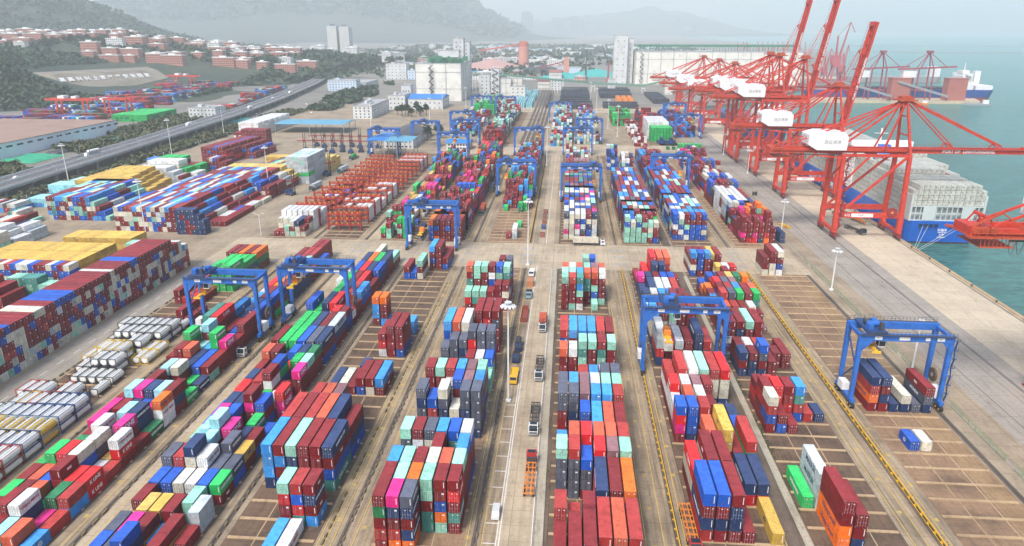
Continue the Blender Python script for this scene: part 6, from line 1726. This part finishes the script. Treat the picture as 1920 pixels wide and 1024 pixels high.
# hold edges
me = bpy.data.meshes.new('deck_containers'); me.from_pydata(vv, [], ff); me.materials.append(M['mass']); ca = me.color_attributes.new('paint', 'FLOAT_COLOR', 'CORNER'); ca.data.foreach_set('color', array.array('f', cc_)); me.update()
uvl = me.uv_layers.new(name='UVMap'); u_ = []
for f in ff: u_ += [0, 0, 3, 0, 3, 2.6, 0, 2.6]
uvl.data.foreach_set('uv', array.array('f', u_))
o = bpy.data.objects.new('deck_containers', me); col.objects.link(o); o.location = (188.5, 358, 0); tag(o, 'pale grey containers stowed in tiers on the deck of the blue ship', 'containers', None, 'stuff')
for q, (xa, xb) in enumerate(((-10.5, -19.5), (-8, -20.5), (6, -20.0), (8.5, -21))):
    m = MB(); m.bar((188.5+xa, 357.9, 6.4), (166.3, 338 - q*1.5, .9), .12); tag(m.build('mooring_line', M['galv']), 'pale mooring line from the blue stern to the quay', 'mooring line', 'mooring lines at the stern')
s2 = thing('cargo_ship', 'second blue hulled ship moored farther up the quay behind the cranes', 'ship', (190, 690, 0)); hull(s2, 190, 30, 9, -7, hbd, hred); m = MB(); m.box(-13, 13, 14, 28, 9, 30); m.build('accommodation_block', M['white'], s2); m = MB(); m.box(-12, 12, 36, 150, 9, 12); m.build('hatch_cover', M['redd'], s2)
b1 = thing('bulk_carrier', 'blue bulk carrier with white bridge at the far pier', 'ship', (630, 1150, -1), R(90)); hull(b1, 275, 44, 14, -6, hbd, hred, False, zw=3.0)
m = MB(); m.box(-18, 18, 34, 52, 14, 26); m.box(-16, 16, 36, 50, 26, 34); m.box(-23, 23, 40, 47, 34, 37); m.box(-8, 8, 38, 48, 37, 41); m.box(-5, 5, 20, 28, 14, 40); m.bar((0, 42, 41), (0, 42, 52), 1); m.box(-18, 18, 6, 30, 14, 20); m.build('accommodation_block', M['white'], b1)
m = MB()
for q in range(9): m.box(-16, 16, 60+q*22, 77+q*22, 14, 16.5)
m.build('hatch_cover', M['dgrey'], b1)
b2 = thing('barge', 'small grey boat beside the far pier end', 'boat', (590, 1070, -4), R(80)); m = MB(); m.prism([(-5, 0), (5, 0), (5, 26), (0, 34), (-5, 26)], 'z', 0, 3); m.build('hull', M['grey'], b2); m = MB(); m.box(-3, 3, 2, 9, 3, 8); m.build('deckhouse', M['white'], b2)
b3 = thing('barge', 'small orange trimmed boat under the conveyor of the far pier', 'boat', (508, 1074, -4), R(85)); m = MB(); m.prism([(-3, 0), (3, 0), (3, 14), (0, 19), (-3, 14)], 'z', 0, 3); m.build('hull', M['orange'], b3); m = MB(); m.box(-2, 2, 1, 7, 3, 6); m.build('deckhouse', M['white'], b3)
b4 = thing('cargo_ship', 'low grey ship moored at the middle pier', 'ship', (740, 1530, -1), R(90)); hull(b4, 200, 26, 9, -5, M['grey'], hred, False); m = MB(); m.box(-11, 11, 8, 24, 9, 28); m.build('accommodation_block', M['white'], b4)
# ------------------------------------------------------------ hills, woods, town
def gs(x, y, cx, cy, sx, sy_, a, rot=0):
    dx, dy = x-cx, y-cy
    if rot: c, s = math.cos(rot), math.sin(rot); dx, dy = c*dx+s*dy, -s*dx+c*dy
    return a*math.exp(-(dx*dx)/(2*sx*sx) - (dy*dy)/(2*sy_*sy_))
def hgt(x, y):
    h = gs(x, y, -905, 960, 105, 90, 105) + gs(x, y, -1060, 1060, 120, 260, 70)
    h += gs(x, y, -1200, 1800, 480, 300, 82) + gs(x, y, -2520, 2800, 440, 500, 400)
    X, Y = x/1.6, y/1.6
    h += 1.6*(gs(X, Y, -2300, 4900, 600, 600, 380) + gs(X, Y, -1250, 4700, 420, 520, 300) + gs(X, Y, -850, 4800, 260, 500, 110))
    h += 1.6*(gs(X, Y, 500, 7300, 500, 500, 120) + gs(X, Y, 1050, 7600, 420, 500, 150) + gs(X, Y, -600, 7600, 700, 500, 110))
    if h < 1: return -3
    n = noise.fractal(Vector((x*.003, y*.003, .3)), 1.0, 2.1, 6)
    return h*(1+.22*n) + n*7 - 6
def hill_patch(name, x0, x1, y0, y1, step, mat):
    nx, ny = int((x1-x0)/step)+1, int((y1-y0)/step)+1
    v = [(x0+i*step, y0+j*step, hgt(x0+i*step, y0+j*step)) for j in range(ny) for i in range(nx)]
    f = []
    for j in range(ny-1):
        for i in range(nx-1):
            a = j*nx+i
            if max(v[a][2], v[a+1][2], v[a+nx][2], v[a+nx+1][2]) > -2.5: f.append((a, a+1, a+nx+1, a+nx))
    me = bpy.data.meshes.new(name); me.from_pydata(v, [], f); me.materials.append(mat); me.polygons.foreach_set('use_smooth', [True]*len(f)); me.update()
    o = bpy.data.objects.new(name, me); col.objects.link(o); tag(o, kind='structure')
hm = leafmat('hill_ground', (.022,.045,.028), (.06,.075,.04), .01)
hill_patch('near_hill', -1800, -500, 400, 2206, 21, hm); hill_patch('town_hills', -4000, -500, 2200, 4600, 50, hm); hill_patch('far_hills', -6800, 4200, 4600, 13600, 150, hm)
def clump(m, x, y, z, r, rr, n=7, flat_=1.0):
    for q in range(n):
        a = rr.uniform(0, 6.283); e = rr.uniform(-.2, 1.2); d = r*rr.uniform(.35, 1)
        cx, cy, cz = x+d*math.cos(a)*math.cos(e), y+d*math.sin(a)*math.cos(e), z+d*math.sin(e)*flat_
        s = r*rr.uniform(.35, .6); b = rr.uniform(0, 6.283); t = rr.uniform(-.6, .6)
        u = Vector((math.cos(b), math.sin(b), t))*s; w = Vector((-math.sin(b)*rr.uniform(.3, 1), math.cos(b)*rr.uniform(.3, 1), rr.uniform(.2, 1)))*s
        c = Vector((cx, cy, cz)); m.quad(c-u-w*.6, c+u*.8-w, c+u+w*.7, c-u*.7+w)
def woods(name, label, boxes, n, rmin, rmax, mat, seed, dens=-.15, zf=None, k=6):
    rr = random.Random(seed); m = MB(); c = 0; tries = 0
    while c < n and tries < n*8:
        tries += 1
        b = rr.choice(boxes); x, y = rr.uniform(b[0], b[1]), rr.uniform(b[2], b[3])
        z = hgt(x, y) if zf is None else zf(x, y)
        if zf is None and z < 0.5: continue
        if -925 < x < -600 and 1030 < y < 1480: continue
        if noise.noise(Vector((x*.012, y*.012, seed))) < dens: continue
        clump(m, x, y, z+rmin*.4, rr.uniform(rmin, rmax), rr, k); c += 1
    me = bpy.data.meshes.new(name); me.from_pydata([tuple(v) for v in m.v], [], m.f); me.materials.append(mat); me.update()
    o = bpy.data.objects.new(name, me); col.objects.link(o); tag(o, label, 'woods', None, 'stuff')
woods('hillside_woods', 'dense dark green woods covering the near hillside at the left', [(-1300, -560, 600, 1450)], 17000, 2.6, 5.5, M['leaf3'], 1, -.45, None, 5)
woods('hillside_woods', 'dark green woods on the hills above the town', [(-3600, -1200, 2150, 4300)], 13000, 7, 14, M['leaf3'], 2, -.25, None, 5)
woods('valley_trees', 'mixed green trees scattered over the valley around the town', [(-1500, -520, 1350, 2400), (-1300, -440, 1300, 3400)], 8000, 5, 9, M['leaf3'], 3, -.05, lambda x, y: max(0, hgt(x, y)), 5)
woods('plain_trees', 'hazy tree belts across the industrial plain behind the silos', [(-900, 600, 1500, 4400)], 4200, 5, 11, M['leaf3'], 14, .02, lambda x, y: .5 if (x < 60 or y > 2000 or x > 450) and x < 350+(y-1500)*.25 else -50, 5)
woods('far_woods', 'hazy woods over the far mountain', [(-6500, -500, 6300, 9000)], 8000, 34, 60, M['leaf3'], 4, -.2)
woods('verge_shrubs', 'olive green shrubs along the highway verge', [(-452, -374, 330, 560), (-462, -384, 560, 900)], 4200, 1.6, 3.4, M['leaf2'], 5, -.12, lambda x, y: .5 if (x < hx(min(max(y, 130), 2100))-25 and x < -366) else -50, 7)
woods('verge_shrubs', 'dark shrubs under and beside the highway viaduct', [(-340, -331, 380, 900), (-360, -338, 520, 900)], 1500, 1.4, 3.0, M['leaf2'], 6, -.4, lambda x, y: .4 if x > hx(y)+1 else -50, 7)
woods('railway_trees', 'dark trees in a belt along the railway beyond the canopy', [(-420, -300, 900, 1350)], 1500, 3, 6, M['leaf3'], 7, .0, lambda x, y: .5 if abs(x + 300 + (y-900)*.13) < 32 else -50, 6)
# individual trees
def make_tree(seed, h, mat):
    rr = random.Random(seed); root = thing('tree', 'x', 'tree', group='trees by the white buildings')
    m = MB(); m.cyl((0, 0, 0), (0, 0, h*.5), h*.04, h*.025, n=7)
    for q in range(5): a = q*1.3; m.bar((0, 0, h*.35+q*.03*h), (math.cos(a)*h*.2, math.sin(a)*h*.2, h*.6), h*.02)
    m.build('trunk', M['wood'], root)
    m = MB()
    for q in range(110):
        a = rr.uniform(0, 6.283); e = rr.uniform(-.5, 1.5); d = h*.34*rr.uniform(.3, 1)
        clump(m, d*math.cos(a)*math.cos(e), d*math.sin(a)*math.cos(e), h*.62+d*math.sin(e)*1.05, h*.09, rr, 6)
    me = bpy.data.meshes.new('crown'); me.from_pydata([tuple(v) for v in m.v], [], m.f); me.materials.append(mat); o = bpy.data.objects.new('crown', me); col.objects.link(o); o.parent = root
    return root
trees = [make_tree(31+q, 13, M['leaf3']) for q in range(3)]
tl_ = [(-205, 862), (-198, 872), (-191, 856), (-186, 880), (-180, 868), (-175, 850), (-170, 862), (-196, 845), (-184, 842), (-126, 690), (-122, 676), (-130, 660), (-128, 708)]
for q, (x, y) in enumerate(tl_):
    o = trees[q] if q < 3 else copy_tree(trees[q % 3]); at(o, (x, y, 0), q*1.1, 'dense dark green tree in the clump by the white office buildings' if q < 9 else 'dark green tree beside the dark roofed building'); o.scale = (1, 1, .8+.1*(q % 4))
# terraced slope with white letters
m = MB(); m.hexa([(-930, 1060, -1), (-772, 1078, -1), (-712, 1300, -1), (-860, 1480, -1), (-880, 1120, 31), (-828, 1124, 29), (-768, 1325, 25), (-830, 1400, 27)])
tag(m.build('quarry_slope', ground_mat('quarry_earth', (.30,.26,.20), (.17,.15,.11), 0, .1, 6, .03)), kind='structure')
for q, ch in enumerate('高高兴兴上班平平安安回家'):
    t = q/11; X0, Y0 = -806 + 44*t, 1115 + 165*t
    lo = bpy.data.objects.new('slope_letter', text_mesh(ch, 10, 'letter', .3, .25)); col.objects.link(lo); lo.location = (X0, Y0, 21-2.5*t); lo.rotation_euler = (R(40), 0, R(68)); tag(lo, 'large white character standing on the bare quarry slope: ' + ch, 'sign letter', 'white characters on the quarry slope')
# hillside town
hw1 = [paint('town_white', (.70,.70,.68)), paint('town_red', (.45,.20,.15)), paint('town_pink', (.52,.30,.25))]
rf1 = [paint('town_roof_white', (.74,.73,.70)), paint('town_roof_grey', (.5,.5,.5)), paint('town_roof_red', (.42,.14,.10))]
def house_mesh(w, d, h, wm, rm, win):
    root = thing('apartment_block', 'x', 'house'); m = MB(); m.box(-w/2, w/2, -d/2, d/2, -8, h); m.build('wall', wm, root)
    m = MB(); m.box(-w/2-.5, w/2+.5, -d/2-.5, d/2+.5, h+.01, h+1.2); m.box(-w*.2, w*.1, -d*.2, d*.2, h+1.2, h+3.5); m.build('roof', rm, root)
    m = MB(); fl = max(2, int(h/3.2))
    for f in range(fl):
        for q in range(win): x = -w/2 + w*(q+.5)/win; m.box(x-.9, x+.9, -d/2-.08, -d/2+.05, f*h/fl+.9, f*h/fl+2.3)
    o = m.build('window', M['glass'], root); o['kind'] = 'stuff'
    return root
ht = [(house_mesh(34, 12, 15, hw1[1], rf1[0], 10), 'long reddish apartment block with white roof in the hillside town'), (house_mesh(22, 12, 14, hw1[1], rf1[0], 6), 'short reddish apartment block with white roof in the hillside town'), (house_mesh(28, 12, 16, hw1[0], rf1[0], 8), 'white apartment block with white roof in the hillside town'),
      (house_mesh(14, 10, 8, hw1[2], rf1[1], 4), 'small pink house with grey roof around the town'), (house_mesh(16, 10, 7, hw1[0], rf1[2], 4), 'small white house with red roof around the town')]
used = set(); rt = random.Random(13); cnt_h = 0
def house(kind, x, y, rz):
    o, l = ht[kind]
    if kind in used: o = copy_tree(o)
    used.add(kind); o.scale = (rt.uniform(.9, 1.6), rt.uniform(.8, 1.3), rt.uniform(.75, 1.3)); at(o, (x, y, max(0, hgt(x, y))), rz, l, 'houses of the hillside town: ' + ht[kind][1])
for row_ in range(13):
    for q in range(17):
        if rt.random() < .2: continue
        y = 1440 + row_*48 + rt.uniform(-8, 8); x = -1250 - row_*24 + q*46 + rt.uniform(-6, 6)
        if noise.noise(Vector((x*.006, y*.006, 3))) < -.22 or x > -560 + rt.uniform(-40, 40): continue
        house(rt.choice([0, 0, 0, 1, 1, 2]), x, y, rt.uniform(-.12, .12)-.12); cnt_h += 1
print('town', cnt_h)
for q in range(120):
    y = rt.uniform(1900, 3700); x = rt.uniform(-.42, -.13)*y
    house(rt.choice([3, 4, 2, 3]), x, y, rt.uniform(-.6, .6))
for q in range(34): house(rt.choice([3, 4, 2]), rt.uniform(-330, 60), rt.uniform(1350, 2300), rt.uniform(-.4, .4))
# far city towers
tw = paint('tower_pale', (.10,.13,.17)); 
tp = paint('tower_cream', (.52,.52,.50), .7, .4, .05)
def tower(x, y, w, h, l, g=None): 
    root = thing('high_rise', l, 'tower block', (x, y, 0), rt.uniform(-.2, .2), g); m = MB(); m.box(-w/2, w/2, -w/3, w/3, 0, h); m.build('wall', tw if g or 'city' in l else tp, root); m = MB(); m.box(-w*.2, w*.2, -w*.2, w*.2, h, h+6); m.build('roof_hut', tw, root)
tower(-838, 2600, 34, 106, 'pale high-rise left one of the pair on the hillside'); tower(-795, 2600, 34, 104, 'pale high-rise right one of the pair on the hillside'); tower(-815, 2640, 60, 100, 'pale slab behind the hillside pair of high-rises')
for q in range(46): tower(rt.uniform(-1700, 2300), rt.uniform(9600, 11500), rt.uniform(60, 110), rt.uniform(120, 260), 'hazy high-rise in the distant city', 'hazy high-rises in the distant city')
tower(-590, 10200, 130, 300, 'tallest hazy high-rise in the distant city skyline')
# road embankment junk behind: long low sheds to break the far plain
rs_ = random.Random(41); 
for q in range(60):
    x = rs_.uniform(-520, 520); y = rs_.uniform(1500, 4200)
    if 60 < x < 420 and y < 1500: continue
    w, d = rs_.uniform(30, 80), rs_.uniform(20, 50)
    block('shed', ['low pale shed on the industrial plain', 'low blue roofed shed on the industrial plain', 'low grey shed on the industrial plain'][q % 3], 'shed', x, x+w, y, y+d, rs_.uniform(7, 14), [white, cream, palew][q % 3], [rf1[0], cyanr, roofg][q % 3], 0, group='low sheds on the industrial plain ' + 'abc'[q % 3])
for q in range(14):
    x = rs_.uniform(-380, -60); y = rs_.uniform(660, 1050)
    if -250 < x < -100: x = -300 - rs_.random()*60
    r_ = make_car('white car parked near the machine yard', M['white']); at(r_, (x, y, 0), rs_.uniform(0, 3)); r_['group'] = 'cars parked near the machine yard'
# coal and ore piles
for x, y, r_, c, l in ((-60, 1750, 60, M['dgrey'], 'dark coal heap behind the factory'), (-200, 1900, 80, hw1[2], 'reddish ore heap beyond the salmon silo'), (60, 1640, 50, tealt, 'green covered heap beside the big tower'), (-10, 1560, 40, tealt, 'green covered heap before the dark tower crane')):
    m = MB(); n = 22
    for k in range(6):
        for q in range(n):
            f = lambda kk, qq: (x+r_*(1-kk/6)*math.cos(6.283*qq/n)*(1.4+.12*math.sin(qq*3+kk)), y+r_*(1-kk/6)*math.sin(6.283*qq/n)*(1+.1*math.cos(qq*2+kk)), kk*r_*.05)
            m.quad(f(k, q), f(k, q+1), f(k+1, q+1), f(k+1, q))
    tag(m.build('ore_heap', c), l, 'heap')
# ------------------------------------------------------------ water, sky, air, light, camera
mm, nt, b = nodes('sea_water'); b.inputs['Roughness'].default_value = .18; b.inputs['IOR'].default_value = 1.33
f = noise_tex(nt, pos(nt, (1, .6, 1)), .004, 4, .6); rp = noise_tex(nt, pos(nt, (.7, 1.3, 1)), .12, 5, .8)
nt.links.new(mix(nt, 1.0, ramp(nt, f, [(.3, (.06,.24,.215)), (.7, (.095,.31,.275))]).outputs[0], ramp(nt, rp, [(.35, .72), (.65, 1.25)]).outputs[0], 'MULTIPLY'), b.inputs['Base Color'])
n1 = noise_tex(nt, pos(nt, (1, 1.8, 1)), .30, 6, .75); bp = N(nt, 'ShaderNodeBump', Strength=1.0, Distance=3.5); nt.links.new(n1, bp.inputs['Height']); nt.links.new(bp.outputs[0], b.inputs['Normal'])
M['sea'] = mm
m = MB(); m.quad((-9000, -400, -3.4), (11800, -400, -3.4), (11800, 14800, -3.4), (-9000, 14800, -3.4)); tag(m.build('sea', mm), kind='structure')
for (xa, ya, xb, yb, l) in ((900, 3450, 3300, 3300, 'long low breakwater on the horizon, nearer one'), (800, 4700, 5200, 4300, 'long low breakwater on the horizon, farther one')):
    m = MB(); m.bar((xa, ya, -3), (xb, yb, -3), 26, 7); tag(m.build('breakwater', M['grey']), l, 'breakwater')
hz_ = MB(); hz_.box(-9050, 11850, -450, 14850, -9, 900)
hm_ = bpy.data.materials.new('haze'); hm_.use_nodes = True; nt = hm_.node_tree; nt.nodes.clear(); out = nt.nodes.new('ShaderNodeOutputMaterial'); pv = nt.nodes.new('ShaderNodeVolumePrincipled')
pv.inputs['Color'].default_value = (HAZE_COL[0], HAZE_COL[1], HAZE_COL[2], 1); pv.inputs['Density'].default_value = HAZE_D; pv.inputs['Anisotropy'].default_value = 0.0
nt.links.new(pv.outputs[0], out.inputs['Volume'])
hzo = hz_.build('haze', hm_); tag(hzo, 'pale blue haze lying over the whole port', 'haze', None, 'stuff')
world = bpy.data.worlds.new('World'); scene.world = world; world.use_nodes = True; nt = world.node_tree; bg = nt.nodes['Background']
sky = nt.nodes.new('ShaderNodeTexSky'); sky.sky_type = 'NISHITA'; sky.sun_disc = False; sky.sun_elevation = R(52); sky.sun_rotation = R(SUN_ROT); sky.air_density = 1.0; sky.dust_density = 3.0; sky.ozone_density = 1.6; sky.altitude = 0
nt.links.new(sky.outputs[0], bg.inputs['Color']); bg.inputs['Strength'].default_value = SKY_S
sd = bpy.data.lights.new('sun', 'SUN'); sd.energy = SUN_E; sd.angle = R(SUN_A); sd.color = (1, .965, .92); so = bpy.data.objects.new('sun', sd); col.objects.link(so)
d_ = Vector((math.sin(R(SUN_ROT))*math.cos(R(52)), math.cos(R(SUN_ROT))*math.cos(R(52)), math.sin(R(52))))
so.rotation_euler = d_.to_track_quat('Z', 'Y').to_euler()
cd = bpy.data.cameras.new('camera'); cam = bpy.data.objects.new('camera', cd); col.objects.link(cam); cam.location = CAM
cam.rotation_euler = (R(90)-PITCH, 0, YAW); cd.sensor_width = 36; cd.lens = 36*FPX/1920; cd.clip_end = 30000; cd.clip_start = 1
scene.camera = cam
scene.view_settings.view_transform = 'Standard'; scene.view_settings.look = 'None'; scene.view_settings.exposure = EXPO; scene.view_settings.gamma = 1
scene.cycles.volume_bounces = 3; scene.cycles.max_bounces = 5; scene.cycles.diffuse_bounces = 2; scene.cycles.glossy_bounces = 2; scene.cycles.use_denoising = True
